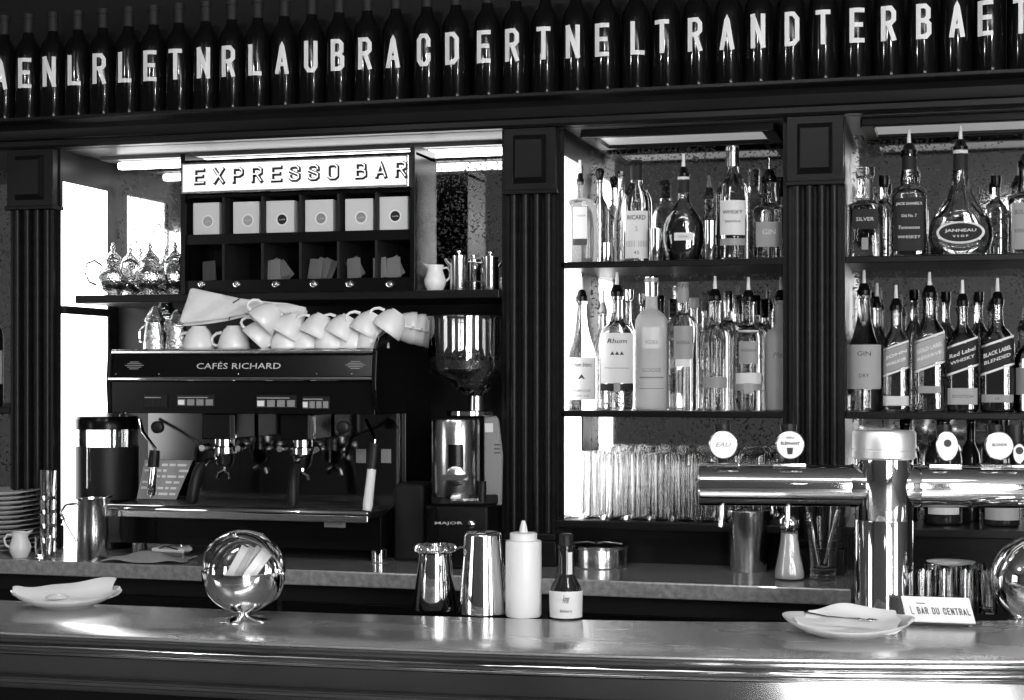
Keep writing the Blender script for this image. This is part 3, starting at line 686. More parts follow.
q = oval(t, 0, hd, .062, .030, 'letter', -rdec * .55 - .001, 'oval_label'); q2 = oval(q, 0, hd, .056, .025, 'labeldk', -rdec * .55 - .0035, 'oval_label_field')
for tx, dz, hh, ww in (('JANNEAU', .004, .010, .08), ('V S O P', -.010, .006, .04)):
    g = MB(); text(g, tx, hh, ww, lambda x_, z_: (x_, -rdec * .55 - .0068, hd + dz + z_), bold=.01); g.build('label_print', 'letter', q2, smooth=0)
for k in range(11):   # pressed studs below the oval
    a = (k - 5) / 5
    MB().sphere(.004, (a * .055, -rdec * .55 * sqrt(1 - (a * .8) ** 2) * .86 - .002, .024 - .0 + .012 * a * a), 8, 6, (1, .6, 1.5)).build('glass_stud', 'solid', t)
bottle('tall bottle with grey text label at the right picture edge, top shelf', 1009, 1045, 140, 4.41, Z2, 'square', p=4.5, liquid='amber', fill=.55, cap='pourer', group=g3,
       labels=[(.06, .56, .8, 'labelmid', 0, [('BOURBON', .8, .012, .8, 'ink'), ('KENTUCKY', .4, .01, .8, 'ink')])])
bottle('clear bottle glimpsed between whiskey and decanter at the back', 872, 896, 176, 4.55, Z2, 'spirit', cap='cork', group=g3)
bottle('slim clear bottle glimpsed behind the decanter at its right', 984, 1008, 176, 4.56, Z2, 'spirit', cap='cork', group=g3)
# ---- right bay, second shelf
g4 = 'whisky bottles on the second shelf of the right bay'
bottle('pale clear bottle with grey label, leftmost on second shelf of right bay', 846, 882, 270, 4.41, Z1, 'slope', 'tawny', cap='pourer', group=g4,
       labels=[(.19, .56, .92, 'cardbox', 0, [('GIN', .8, .012, .4, 'ink'), ('DRY', .3, .01, .3, 'ink')])])
bottle('clear bottle half hidden behind the pale leftmost bottle, right bay', 866, 888, 283, 4.54, Z1, 'spirit', cap='pourer', group=g4)
def jw(pl, pr, yt, lab, txt, lm, tm, liq, fill, foot, body_=None):
    sl = .36
    st = lambda z: z
    bottle(lab, pl, pr, yt, 4.41, Z1, 'spirit' if pl > 940 else 'square_w', p=4.0, d=1.0, liquid=liq, fill=fill, cap='pourer', group=g4,
           labels=[(.40, .62, .97, lm, sl, [(txt[0], .66, .011, .82, tm, .015), (txt[1], .36, .009, .78, tm, .01)]), (.625, .645, .97, 'letter', sl), (.375, .395, .97, 'letter', sl), foot])
PROF['square_w'] = [(.94,0),(.99,.012),(1,.03),(1,.62),(.97,.66),(.88,.70),(.70,.74),(.52,.775),(.44,.80),(.42,.84),(.42,.96),(.50,.965),(.50,.99),(.42,1)]
jw(883, 909, 285, 'slim square whisky bottle with pale slanted label, first of the four slanted labels', ('JOHN', 'WALKER'), 'labelmid', 'letter', 'amber', .60, (.06, .15, .95, 'labelp', 0))
jw(914, 945, 272, 'tall square whisky bottle with light slanted label, second of the four', ('GOLD LABEL', 'RESERVE'), 'cardbox', 'letter', 'amber', .66, (.16, .22, .72, 'labelmid', 0))
jw(947, 978, 280, 'dark whisky bottle with slanted Red Label strip and pale foot label, third of the four', ('Red Label', 'WHISKY'), 'labeldk', 'letter', 'darkliq', .72, (.07, .22, .92, 'cardbox', 0, [('SCOTCH', .5, .008, .7, 'ink')]))
jw(981, 1014, 278, 'dark whisky bottle with slanted BLACK LABEL strip, rightmost of the four', ('BLACK LABEL', 'BLENDED'), 'labeldk', 'letter', 'darkliq', .66, (.09, .16, .92, 'labelmid', 0, [('12', .5, .007, .12, 'ink')]))
bottle('round-shouldered bottle cut by the right picture edge, second shelf', 1015, 1050, 300, 4.41, Z1, 'wine', p=2, liquid='amber', fill=.6, cap='pourer', group=g4, labels=[(.2, .5, .9, 'labelmid', 0)])
for i, (pl, pr, yt, dsc) in enumerate(((903, 925, 290, 'first and second slanted labels'), (935, 957, 292, 'second and third slanted labels'), (968, 990, 292, 'third and fourth slanted labels'))):
    bottle('clear bottle in the back row glimpsed between the %s' % dsc, pl, pr, yt, 4.55, Z1, 'spirit', cap='cork', group='back row bottles of the right bay')
# ---- right bay, bottom shelf
bottle('stout bottle with oval pale label behind the taps, right bay bottom shelf', 925, 962, 418, 4.45, ZS, 'spirit', 'brownglass', cap='screw', group='bottles behind the right tap arm',
       labels=[(.10, .48, .8, 'labelp', 0, [('No 1', .5, .02, .5, 'ink')])])
bottle('dark bottle with white foot label behind the right tap arm', 984, 1020, 416, 4.44, ZS, 'spirit', 'brownglass', cap='screw', group='bottles behind the right tap arm',
       labels=[(.06, .34, .9, 'cardbox', 0, [('PORTO', .55, .016, .8, 'letter')])])
bottle('dark plain bottle near the tap column, right bay bottom shelf', 892, 918, 420, 4.50, ZS, 'wine', 'darkglass', cap='screw', group='bottles behind the right tap arm')
bottle('slim dark bottle between the two labelled bottles, right bay bottom shelf', 962, 980, 420, 4.55, ZS, 'wine', 'brownglass', cap='screw', group='bottles behind the right tap arm')
# ---- far left bay sliver
bottle('dark bottle at the far left edge beyond the pillar, upper shelf', -18, 3, 395 - 120, 4.42, 1.50, 'spirit', 'brownglass', cap='pourer', labels=[(.2, .5, .9, 'labelp', 0)])

# ---- glasses
def tumbler(label, loc, r, h, group, th=.0016, base=.012, top=1.0, m='glass'):
    t = MB().lathe([(0, 0), (r * .9, 0), (r * .94, .002), (r * top, h), (r * top - th, h + .0005), (r * .92 - th, base), (0, base - .002)], 24).build('highball_glass', m, smooth=40)
    t.location = loc; return tag(t, label, 'glass', group)
g0 = None; cnt = 0
for row, (Yg, x0g, n) in enumerate(((4.345, 566, 10), (4.412, 572, 10), (4.479, 578, 9), (4.546, 584, 9))):
    xx = X(x0g + 8, Yg)
    for k in range(n):
        x = xx + k * .0645 + (random.random() - .5) * .004
        if x > xb1 - .034: break
        lab = 'tall clear highball glass in the %s row on the bottom shelf of the middle bay' % ['front', 'second', 'third', 'rear'][row]
        if g0 is None: g0 = o = tumbler(lab, (x, Yg, ZS), .030, .182, 'highball glasses, front row')
        else:
            o = g0.copy(); C.objects.link(o); o.location = (x, Yg + (random.random() - .5) * .004, ZS); o['label'] = lab
        o['group'] = 'highball glasses, %s row' % ['front', 'second', 'third', 'rear'][row]

# ---------------------------------------------------------------- espresso machine
YMf = 4.15
xm0, xm1 = X(112, YMf), X(375, YMf)
mx = (xm0 + xm1) / 2; hw = (xm1 - xm0) / 2
mc = thing('espresso_machine', 'large black two group espresso machine with CAFÉS RICHARD lettering, cups on top', 'coffee machine', (mx, YMf, ZB))
MB().extr([(.05, .035), (.05, .128), (.02, .128), (.21, .16), (.45, .16), (.45, .035)], -hw, hw).build('lower_body', 'black', mc, smooth=0, bevel=.004)
# drip tray with chrome lip and wire grid
tr = MB().box(-hw + .005, hw - .005, -.035, .2, .132, .146).build('drip_tray', 'blackmatt', mc, smooth=0)
MB().at((-hw + .003, -.038, .145), (0, pi / 2, 0)).lathe([(.0, 0), (.011, .0), (.0125, .004), (.0125, 2 * hw - .010), (.011, 2 * hw - .006), (0, 2 * hw - .006)], 20).build('tray_lip', 'chrome', tr)
MB().box(-hw + .003, hw - .003, -.05, -.036, .122, .142).build('tray_front', 'steel', tr, smooth=0, bevel=.002)
g = MB()
for k in range(76): xx = -hw + .02 + k * (2 * hw - .04) / 75; g.box(xx - .0012, xx + .0012, -.022, .2, .1535, .157)
for k in range(4): g.box(-hw + .02, hw - .02, -.02 + k * .07, -.017 + k * .07, .1515, .1538)
g.build('drip_grid', 'steel', tr, smooth=0)
# mirror splash and cheeks
MB().box(-hw + .004, hw - .004, .21, .215, .16, .42).build('backsplash', 'splash', mc, smooth=0)
MB().box(hw - .006, hw, .195, .215, .16, .42).build('splash_edge', 'chrome', mc, smooth=0)
# overhanging head
hd_ = MB().extr([(0.0, .42), (-.004, .512), (-.012, .517), (-.012, .523), (-.002, .526), (.012, .588), (.004, .594), (.008, .601), (.05, .603), (.44, .603), (.45, .42)], -hw, hw).build('head', 'black', mc, smooth=0, bevel=.0015)
MB().extr([(-.0125, .513), (-.019, .516), (-.019, .524), (-.0125, .5265), (0, .526), (0, .513)], -hw - .004, hw + .002).build('lower_trim', 'chrome', hd_, smooth=0, bevel=.002)
MB().extr([(.003, .590), (-.003, .593), (-.003, .602), (.004, .6055), (.03, .606), (.03, .590)], -hw - .002, hw + .002).build('upper_trim', 'steel', hd_, smooth=0, bevel=.002)
def hface(z): return -.002 + (z - .526) / .062 * .014 - .0012
g = MB(); f_ = lambda x_, z_: (x_, hface(.559 + z_), .559 + z_)
text(g, 'CAFÉS RICHARD', .021, .262, lambda x_, z_: f_(x_ - .008, z_), bold=0); g.build('brand_lettering', 'lettergrey', hd_, smooth=0, label='thin pale letters CAFÉS RICHARD')
for xx in (-hw + .07, hw - .06):
    g = MB(); 
    for k in range(5): g.add(*[[f_(xx + x_ * .03 * (1 - abs(k - 2) * .25), (k - 2) * .005 + z_ * .002) for x_, z_ in ((-1, -.4), (1, -.4), (1, .4), (-1, .4))], [(0, 1, 2, 3)]])
    g.build('winged_emblem', 'cardbox', hd_, smooth=0)
for xx in (-.255, -.005, .235, -.395, .34): MB().at((xx, hface(.534), .534), (pi / 2, 0, 0)).sphere(.0028, (0, 0, 0), 10, 6).build('rivet', 'chrome', hd_)
# little displays and key strips on the control fascia
def zc(py, px=250): return Z(px, py, YMf) - ZB
for (a, b, y0, y1, lit) in ((145, 168, 395, 408, 0), (178, 215, 395, 407, 1), (257, 297, 395, 408, 1), (303, 330, 396, 409, 1)):
    x_a, x_b = X(a, YMf) - mx, X(b, YMf) - mx; z_0, z_1 = zc(y1), zc(y0)
    q = MB().box(x_a, x_b, -.006, .0, z_0, z_1).build('key_pad', 'blackmatt', hd_, smooth=0, bevel=.001)
    n_ = 4
    for k in range(n_):
        wk = (x_b - x_a) / n_
        # keys sit as raised squares on the pad
    kb = MB()
    for k in range(n_): kb.box(x_a + wk * (k + .12), x_a + wk * (k + .88), -.0075, -.006, z_0 + .004, z_0 + (z_1 - z_0) * .62)
    kb.build('key_row', 'labelmid' if lit else 'blackmatt', hd_, smooth=0)
    MB().box(x_a + .003, x_b - .02, -.0075, -.006, z_0 + (z_1 - z_0) * .74, z_0 + (z_1 - z_0) * .82).build('key_caption', 'cardbox', hd_, smooth=0)
    if lit: MB().box(x_a + wk * .15, x_a + wk * .8, -.0085, -.0075, z_0 + .006, z_0 + (z_1 - z_0) * .55).build('lit_key', 'screen', hd_, smooth=0)
# side plates and arched end caps
for s_ in (1, -1):
    xo_ = s_ * hw
    pts = [(.215, .035), (.215, .16), (.215, .42), (.06, .42)]
    pts += [(.06 - .09 * 0, .42)]
    sp = [(.02, .42)] + [(.02 + .0 - .055 * sin(R(a)) * 1.0, .515 - .095 * cos(R(a)) * 1.0) for a in range(0, 91, 15)] + [(-.025, .60), (.0, .632), (.06, .648), (.2, .64), (.45, .61), (.45, .035), (.215, .035), (.215, .42)]
    if s_ < 0: sp = [(.0, .42), (-.008, .515), (.0, .60), (.45, .61), (.45, .42)]
    x_a, x_b = (xo_ + .001, xo_ + .016) if s_ > 0 else (xo_ - .016, xo_)
    MB().extr(sp, x_a, x_b).build('side_plate', 'black', mc, smooth=0, bevel=.003)
    if s_ > 0: MB().tube([(xo_ + s_ * .008, y_, z_ + .002) for y_, z_ in ((-.026, .60), (-.001, .635), (.06, .652), (.13, .648), (.2, .643))], .005, 10).build('plate_trim', 'chrome', mc)
# cup rail
MB().tube([(-hw + .004, .44, .603), (-hw + .004, .44, .64), (hw - .004, .44, .64), (hw - .004, .44, .603)], .004, 8).build('cup_rail', 'chrome', mc)
q = MB().box(.238, .302, .046, .05, .098, .122).build('rating_plate', 'cardbox', mc, smooth=0)
g = MB(); text(g, 'CE 2 GR', .008, .045, lambda x_, z_: (.27 + x_, .0455, .11 + z_)); g.build('plate_print', 'ink', q, smooth=0)
for xx in (-hw + .05, hw - .015):
    for yy in (.075, .38): MB().at((xx, yy, 0)).lathe([(.020, 0), (.0225, .002), (.0225, .036), (.018, .040)], 20).build('foot', 'chrome', mc)
# groups with portafilters
for gx, ang in ((X(222, 4.22) - mx, -.5), (X(300, 4.22) - mx, .15)):
    h_ = MB().box(gx - .045, gx + .045, .03, .2, .345, .42).build('group_head', 'black', mc, smooth=0, bevel=.004)
    MB().box(gx + .046, gx + .062, .025, .04, .347, .418).build('head_corner', 'chrome', h_, smooth=0, bevel=.003)
    MB().at((gx, .09, .30)).lathe([(.030, 0), (.036, .004), (.036, .02), (.030, .024), (.030, .048)], 28).build('brew_ring', 'chrome', h_)
    MB().at((gx, .09, .262)).lathe([(.018, 0), (.026, .01), (.033, .036), (.035, .038)], 24).build('filter_basket', 'chrome', h_)
    MB().tube([(gx, .09, .262), (gx, .09, .25), (gx - .016, .085, .242), (gx - .02, .084, .228)], .006, 8).tube([(gx, .09, .25), (gx + .016, .085, .242), (gx + .02, .084, .228)], .006, 8).build('double_spout', 'chrome', h_)
    d = Vector((sin(ang), -cos(ang), 0)); p0 = Vector((gx, .09, .285)) + d * .034
    MB().tube([p0, p0 + d * .03 + Vector((0, 0, -.003)), p0 + d * .045 + Vector((0, 0, -.012))], [.008, .008, .011], 12).build('handle_neck', 'chrome', h_)
    MB().tube([p0 + d * .045 + Vector((0, 0, -.012)), p0 + d * .06 + Vector((0, 0, -.03)), p0 + d * .075 + Vector((0, 0, -.075)), p0 + d * .082 + Vector((0, 0, -.115)), p0 + d * .083 + Vector((0, 0, -.125))], [.012, .015, .015, .017, .011], 14).build('portafilter_handle', 'blackmatt', h_)
    for dx in (-.03, .03):
        MB().at((gx + dx * 1.9, .11, .318), (pi / 2, 0, 0)).lathe([(.006, 0), (.012, .01), (.012, .05), (.009, .055)], 14).build('boiler_knob', 'steel', h_)
# steam wands
def wand(pts, white, nm):
    w_ = MB().tube(pts, .005, 10).build(nm, 'chrome', mc)
    a, b = Vector(pts[-2]), Vector(pts[-1]); d = (b - a)
    MB().tube([a + d * .05, a + d * .4], [.0155, .017], 16).build('grip', 'blackmatt', w_)
    MB().tube([a + d * .41, a + d * .9, a + d * .99], [.0125, .014, .011], 16).build('sleeve', 'paper' if white else 'chrome', w_, label='white plastic sleeve' if white else None)
    MB().tube([b - d * .02, b + d * .03], [.005, .004], 10).build('tip', 'chrome', w_)
def mp(px, py, Y): return (X(px, Y) - mx, Y - YMf, Z(px, py, Y) - ZB)
wand([mp(366, 420, 4.27), mp(372, 432, 4.22), mp(375, 440, 4.17), mp(367, 512, 4.14)], True, 'steam_wand')
wand([mp(140, 420, 4.30), mp(143, 432, 4.25), mp(155, 448, 4.22), mp(151, 496, 4.21)], False, 'steam_wand')
MB().tube([mp(330, 462, 4.3), mp(331, 440, 4.28), mp(336, 436, 4.26), mp(348, 430, 4.24), mp(352, 424, 4.22)], .005, 10).build('hot_water_pipe', 'chrome', mc)
MB().at(mp(345, 427, 4.18), (pi / 2, 0, 0)).lathe([(.014, 0), (.018, .006), (.018, .022), (.012, .026)], 18).build('steam_knob', 'blackmatt', mc)
MB().at(mp(160, 427, 4.18), (pi / 2, 0, 0)).lathe([(.014, 0), (.018, .006), (.018, .022), (.012, .026)], 18).build('steam_knob', 'blackmatt', mc)
# info plates on the splash
for a, b in ((356, 366), (381, 391)):
    p0, p1 = mp(a, 463, 4.355), mp(b, 449, 4.355)
    q = MB().box(p0[0], p1[0], .204, .208, p0[2], p1[2]).build('info_plate', 'labelmid', mc, smooth=0, bevel=.001)
# price list leaning against the splash
t = thing('price_card', 'white printed card with rows of text leaning against left of machine backsplash', 'card', (X(158, 4.33), 4.30, ZB + .158), 0)
MB().add([(-.055,0,0),(.075,0,0),(.105,.05,.115),(-.055,.05,.115),(-.055,.002,0),(.075,.002,0),(.105,.052,.115),(-.055,.052,.115)],[(0,1,2,3),(4,7,6,5),(0,4,5,1),(1,5,6,2),(2,6,7,3),(3,7,4,0)]).build('sheet', 'cardbox', t, smooth=0)
g = MB()
for r_ in range(6):
    z_ = .012 + r_ * .017; x_ = -.048
    while x_ < .06 + z_ * .25:
        l = random.choice((.012, .02, .03)); 
        if random.random() < .75: g.add([(x_, z_ * .435 - .0006, z_), (x_ + l, z_ * .435 - .0006, z_), (x_ + l, (z_ + .007) * .435 - .0006, z_ + .007), (x_, (z_ + .007) * .435 - .0006, z_ + .007)], [(0, 1, 2, 3)])
        x_ += l + .006
g.build('printed_rows', 'paper', t, smooth=0)

# ---------------------------------------------------------------- cups on the machine
ZMT = ZB + .606
def make_cup():
    r = .0475
    t = thing('coffee_cup', '', 'cup', (0, 0, 0), 0, 'white cups piled on the espresso machine')
    MB().lathe([(0, .004), (.018, .004), (.0185, 0), (.0215, 0), (.022, .004), (.031, .012), (.040, .030), (r - .001, .052), (r, .066), (r - .0012, .0675), (r - .0028, .066), (r - .0045, .052), (.036, .030), (.027, .013), (0, .009)], 36).build('bowl', 'ceramic', t, smooth=60)
    MB().tube([(-.040, 0, .054), (-.052, 0, .058), (-.063, 0, .054), (-.067, 0, .044), (-.063, 0, .032), (-.052, 0, .022), (-.036, 0, .019)], [.0045, .0045, .0042, .004, .004, .0045, .005], 10).build('handle', 'ceramic', t)
    return t
cup0 = None
# (column, row of the cup's centre, distance from wall plane, roll in the picture plane (0 = upright, 180 = upside down), turn, label)
cups = [(199, 337, 4.225, 180, 20, 'upside-down white cup, leftmost on the machine top in the bottom row'),
        (234, 337, 4.225, 180, 15, 'upside-down white cup, second from left in the bottom row on the machine'),
        (262, 333, 4.205, -137, 180, 'tilted white cup wedged third from left under the topmost cup'),
        (287, 342, 4.215, 185, 0, 'small white cup low in front, right of the dark gap between cups'),
        (307, 342, 4.225, 176, -10, 'white cup low in front with dark handle hole, fifth from left'),
        (331, 340, 4.215, 182, 10, 'white cup standing rounded in the bottom row, below the middle'),
        (354, 342, 4.225, 178, 0, 'white cup in the bottom row, second from the right end'),
        (373, 343, 4.215, 180, 8, 'white cup at the right end of the bottom row, beside the black hood'),
        (268, 316, 4.18, -135, 180, 'topmost white cup touching the folded linen, tilted to the right'),
        (291, 326, 4.205, -150, 180, 'tilted white cup in the upper row, right of the topmost cup'),
        (319, 326, 4.21, -155, 180, 'tilted white cup in the upper row, fourth from the right'),
        (344, 327, 4.21, -150, 185, 'tilted white cup in the upper row, third from the right'),
        (369, 324, 4.21, -152, 175, 'tilted white cup in the upper row with a big handle hole'),
        (392, 322, 4.21, -145, 180, 'tilted white cup heading the nested stack at the right end'),
        (404, 327, 4.28, 97, 90, 'first nested white cup in the lying stack at the right'),
        (413, 329, 4.30, 97, 90, 'second nested white cup in the lying stack at the right'),
        (421, 331, 4.32, 97, 90, 'last nested white cup in the lying stack over the black hood')]
for (px, py, Y, roll, turn, lab) in cups:
    c_ = Vector((X(px, Y), Y, Z(px, py, Y)))
    m_ = Matrix.Rotation(face(c_.x, c_.y), 3, 'Z') @ Matrix.Rotation(R(roll), 3, 'Y') @ Matrix.Rotation(R(turn), 3, 'Z')
    if roll > 160: m_ = Matrix.Rotation(face(c_.x, c_.y), 3, 'Z') @ Matrix.Rotation(R(180), 3, 'X') @ Matrix.Rotation(R(turn), 3, 'Z'); c_.z = max(c_.z, ZMT + .034)
    if roll > 160: c_.z = ZMT + .034
    off = m_ @ Vector((0, 0, .034)); e = m_.to_euler()
    if cup0 is None: cup0 = o = make_cup(); o.location = c_ - off; o.rotation_euler = e; o['label'] = lab
    else: o = dup(cup0, c_ - off, rot=e, label=lab)
# folded linen bag lying over the cups at left
t = thing('linen_cloth', 'folded white linen cloth lying across the cups under the coffee cabinet', 'cloth', (X(240, 4.235), 4.235, ZMT + .09))
def lp(px, py, dy): return Vector((X(px, 4.235) - t.location.x, dy, Z(px, py, 4.235) - t.location.z))
top = [(188, 287), (212, 292), (238, 298), (262, 301), (285, 303), (305, 307)]; bot = [(181, 324), (205, 322), (230, 318), (250, 313), (280, 312), (304, 322)]
vs = []; fs = []
nu, nv = 20, 6
for i in range(nu + 1):
    a = i / nu * 5; k = min(4, int(a)); f_ = a - k
    tp = Vector(top[k]).lerp(Vector(top[k + 1]), f_); bt = Vector(bot[k]).lerp(Vector(bot[k + 1]), f_)
    for j in range(nv + 1):
        p = tp.lerp(bt, j / nv); vs.append(lp(p.x, p.y, 0.012 - .024 * j / nv + .004 * sin(i * 1.3 + j)))
for i in range(nu):
    for j in range(nv): q = i * (nv + 1) + j; fs.append((q, q + 1, q + nv + 2, q + nv + 1))
MB().add(vs, fs).build('upper_fold', 'linen', t, smooth=80, solid=.007, sub=1)
MB().add([(a, b + .009, c_ - .008) for a, b, c_ in vs], fs).build('under_fold', 'linen', t, smooth=80, solid=.005, sub=1)
for a, b, c_, d in ((230, 307, 232, 320), (239, 298, 236, 303)): MB().tube([lp(a, b, .01), lp(c_, d, -.02)], .0018, 6).build('stitched_loop', 'labeldk', t)
# upturned metal milk pots at the left end
def upturned(px, Y, ytop, lab):
    z0 = ZMT; h = Z(px, ytop, Y) - z0; x = X(px, Y)
    t = thing('milk_pot', lab, 'jug', (x, Y, z0), random.random(), 'upturned pots on the machine')
    MB().lathe([(.030, 0), (.034, .002), (.031, h * .35), (.026, h * .62), (.033, h * .66), (.030, h * .70), (.013, h * .93), (.005, h)], 24).build('pot_body', 'oldsilver', t)
    MB().tube([(-.03, 0, h * .1), (-.047, 0, h * .2), (-.047, 0, h * .45), (-.028, 0, h * .6)], .003, 8).build('handle', 'chrome', t)
upturned(155, 4.24, 306, 'upturned metal milk pot at the left end of the machine top')
upturned(166, 4.32, 296, 'tallest upturned metal milk pot, peak touching the linen cloth')
upturned(177, 4.24, 310, 'upturned metal milk pot right beside the first inverted cup')

# ---------------------------------------------------------------- grinder
Yg = 4.22
xg = X(462, Yg); gr = thing('coffee_grinder', 'coffee grinder with clear bean hopper and chrome doser beside the machine', 'grinder', (xg, Yg, ZB), face(xg, Yg))
sg_ = ppm(462, Yg)
def gp(px, py): return ((px - 462) / sg_, Z(462, py, Yg) - ZB)
def gz(py): return Z(462, py, Yg) - ZB
MB().prismz([(-.10, -.06), (-.07, -.10), (.07, -.10), (.10, -.06), (.105, .10), (-.10, .10)], 0, gz(503)).build('base', 'black', gr, smooth=0, bevel=.006)
MB().prismz([(-.085, -.04), (-.06, -.06), (.06, -.06), (.10, -.04), (.10, .09), (-.085, .09)], gz(503), gz(494)).build('fork_deck', 'blackmatt', gr, smooth=0, bevel=.004)
bx_ = [gp(484, 505), gp(502, 505), gp(503, 455), gp(499, 420), gp(497, 416), gp(484, 416)]
q = MB().at((0, 0, 0)).add([(x_, -.02, z_) for x_, z_ in bx_] + [(x_, .09, z_) for x_, z_ in bx_], [tuple(range(5, -1, -1)), tuple(range(6, 12))] + [(i, (i + 1) % 6, (i + 1) % 6 + 6, i + 6) for i in range(6)]).build('motor_housing', 'greypaint', gr, smooth=0, bevel=.004)
p0 = gp(484, 432); p1 = gp(493, 423); MB().box(p0[0] + .002, p1[0], -.0215, -.02, p0[1], p1[1]).build('badge', 'labelp', q, smooth=0)
for k in range(3): z_ = gz(444 + k * 4); MB().box(gp(494, 0)[0], gp(500, 0)[0], -.0215, -.02, z_ - .003, z_).build('vent_slot', 'black', q, smooth=0)
dc = gp(456, 0)[0]; dr = 24 / sg_
q = MB().at((dc, -.03, 0)).lathe([(dr * .96, gz(495)), (dr, gz(492)), (dr, gz(421)), (dr * .97, gz(419)), (dr * .3, gz(418))], 40).build('doser', 'steel', gr, label='bright chrome doser cylinder')
patch(MB(), dr, 2, 1, .021, gz(466), gz(443), eps=.0015).build('doser_window', 'black', q, smooth=60, loc=(dc - .0, -.03, 0))
MB().at((dc - .0, -.03 - dr - .004, gz(474)), (pi / 2, 0, 0)).lathe([(.028, 0), (.028, .004), (.024, .006)], 24).build('dial', 'steel', q)
MB().box(dc - .045, dc + .035, -.03 - dr - .012, -.03 - dr - .008, gz(478), gz(472)).build('lever_bar', 'chrome', q, smooth=0, bevel=.001)
MB().at((gp(470, 0)[0], -.0, 0)).lathe([(.060, gz(416)), (.066, gz(415)), (.066, gz(411)), (.06, gz(410))], 32).build('adjusting_collar', 'chrome', gr)
MB().at((gp(476, 0)[0], -.0, 0)).lathe([(.022, gz(411)), (.020, gz(396))], 24).build('hopper_neck', 'steel', gr)
hx = gp(465, 0)[0]; hr = 36.5 / sg_; nx = gp(476, 0)[0]
def hop(scale, z_hi, nm, m_, beans=False):
    prof_ = [(.019, 396, nx), (.026, 394, nx), (hr * .97, 372, hx), (hr, 368, hx), (hr, 322, hx), (hr * 1.0, 319, hx)]
    vs = []; fs = []; n = 40; rows = []
    for r_, py, c0 in prof_:
        z_ = gz(py)
        if beans and z_ > z_hi: break
        rows.append((r_ * scale, z_, c0))
    if beans: rows.append((hr * scale, z_hi, hx))
    for r_, z_, c0 in rows:
        for k in range(n): a = 2 * pi * k / n; vs.append((c0 + r_ * cos(a), r_ * sin(a) * .9, z_))
    for i in range(len(rows) - 1):
        for k in range(n): fs.append((i * n + k, i * n + (k + 1) % n, (i + 1) * n + (k + 1) % n, (i + 1) * n + k))
    if beans: fs.append(tuple((len(rows) - 1) * n + k for k in range(n)))
    return MB().add(vs, fs).build(nm, m_, gr, smooth=50)
hp = hop(1.0, 0, 'hopper', 'hopper')
MB().at((hx, 0, 0), (0, 0, 0), (1, .9, 1)).lathe([(hr * .97, gz(320)), (hr * 1.03, gz(320)), (hr * 1.03, gz(317)), (hr * .9, gz(315.5)), (0, gz(315))], 40).build('hopper_lid', 'hopper', hp, smooth=40)
bn = hop(.95, gz(360), 'coffee_beans', 'bean', True); bn['kind'] = 'stuff'
bm_ = MB()
for k in range(420):
    a = random.random() * 2 * pi; v = random.random()
    if v < .45: r_ = hr * .93 * sqrt(random.random()); c0 = hx; z_ = gz(360) + .002 + .02 * (1 - r_ / hr) + random.random() * .004
    elif v < .7: r_ = hr * .95; c0 = hx; z_ = gz(372) + random.random() * (gz(360) - gz(372))
    else: f_ = random.random(); r_ = (.026 + (hr * .97 - .026) * f_) * .95; c0 = nx + (hx - nx) * f_; z_ = gz(394) + (gz(372) - gz(394)) * f_
    bm_.at((c0 + r_ * cos(a), r_ * sin(a) * .9, z_), (random.random() * 3, random.random() * 3, random.random() * 3)).sphere(.0052, (0, 0, 0), 6, 4, (1, .7, .55))
o = bm_.build('loose_beans', 'bean', bn); o['kind'] = 'stuff'
MB().tube([(gp(482, 0)[0], -.055, gz(480)), (gp(482, 0)[0], -.055, gz(500))], .012, 10).build('portafilter_fork', 'blackmatt', gr)
MB().box(gp(450, 0)[0], gp(478, 0)[0], -.12, -.05, gz(498), gz(495)).build('tamper_plate', 'chrome', gr, smooth=0, bevel=.001)
MB().at((gp(471, 0)[0], -.101, gz(521)), (pi / 2, 0, 0)).lathe([(.010, 0), (.010, .006), (.006, .008)], 16).build('power_switch', 'chrome', gr)
g = MB(); text(g, 'MAJOR', .010, .075, lambda x_, z_: (gp(449, 0)[0] + x_, -.1008, gz(520) + z_), bold=.01); g.build('model_lettering', 'lettergrey', gr, smooth=0)
o = MB().prismz([(-.045, -.05), (.05, -.06), (.05, .10), (-.045, .10)], 0, .22).build('knock_box', 'void', smooth=0, bevel=.01)
o.location = (X(414, 4.32), 4.32, ZB); tag(o, 'black upright knock box between espresso machine and grinder', 'box')

# ---------------------------------------------------------------- silver teapots on the long shelf
def make_teapot():
    t = thing('teapot', '', 'teapot', (0, 0, 0), 0, 'silver teapots on the left end of the long shelf')
    MB().at(sc=(1.1, 1.1, 1.1)).lathe([(0, .003), (.026, .0), (.028, .003), (.020, .010), (.030, .018), (.046, .035), (.050, .052), (.045, .070), (.030, .082), (.024, .090), (.027, .096), (.022, .10)], 32).build('pot_body', 'oldsilver', t)
    ld = MB().at(sc=(1.1, 1.1, 1.1)).lathe([(.027, .098), (.027, .101), (.022, .108), (.013, .118), (.006, .126), (.004, .130)], 24).build('lid', 'oldsilver', t)
    MB().at(sc=(1.1, 1.1, 1.1)).sphere(.007, (0, 0, .136), 12, 8).sphere(.004, (0, 0, .146), 10, 6).build('finial', 'chrome', ld)
    MB().at(sc=(1.1, 1.1, 1.1)).tube([(.038, 0, .035), (.058, 0, .045), (.066, 0, .07), (.076, 0, .098), (.084, 0, .104)], [.012, .010, .007, .005, .005], 12).build('spout', 'oldsilver', t)
    MB().at(sc=(1.1, 1.1, 1.1)).tube([(-.030, 0, .085), (-.052, 0, .100), (-.074, 0, .092), (-.078, 0, .065), (-.066, 0, .040), (-.046, 0, .032)], [.0035] * 6, 8).build('handle', 'chrome', t)
    return t
tp0 = None
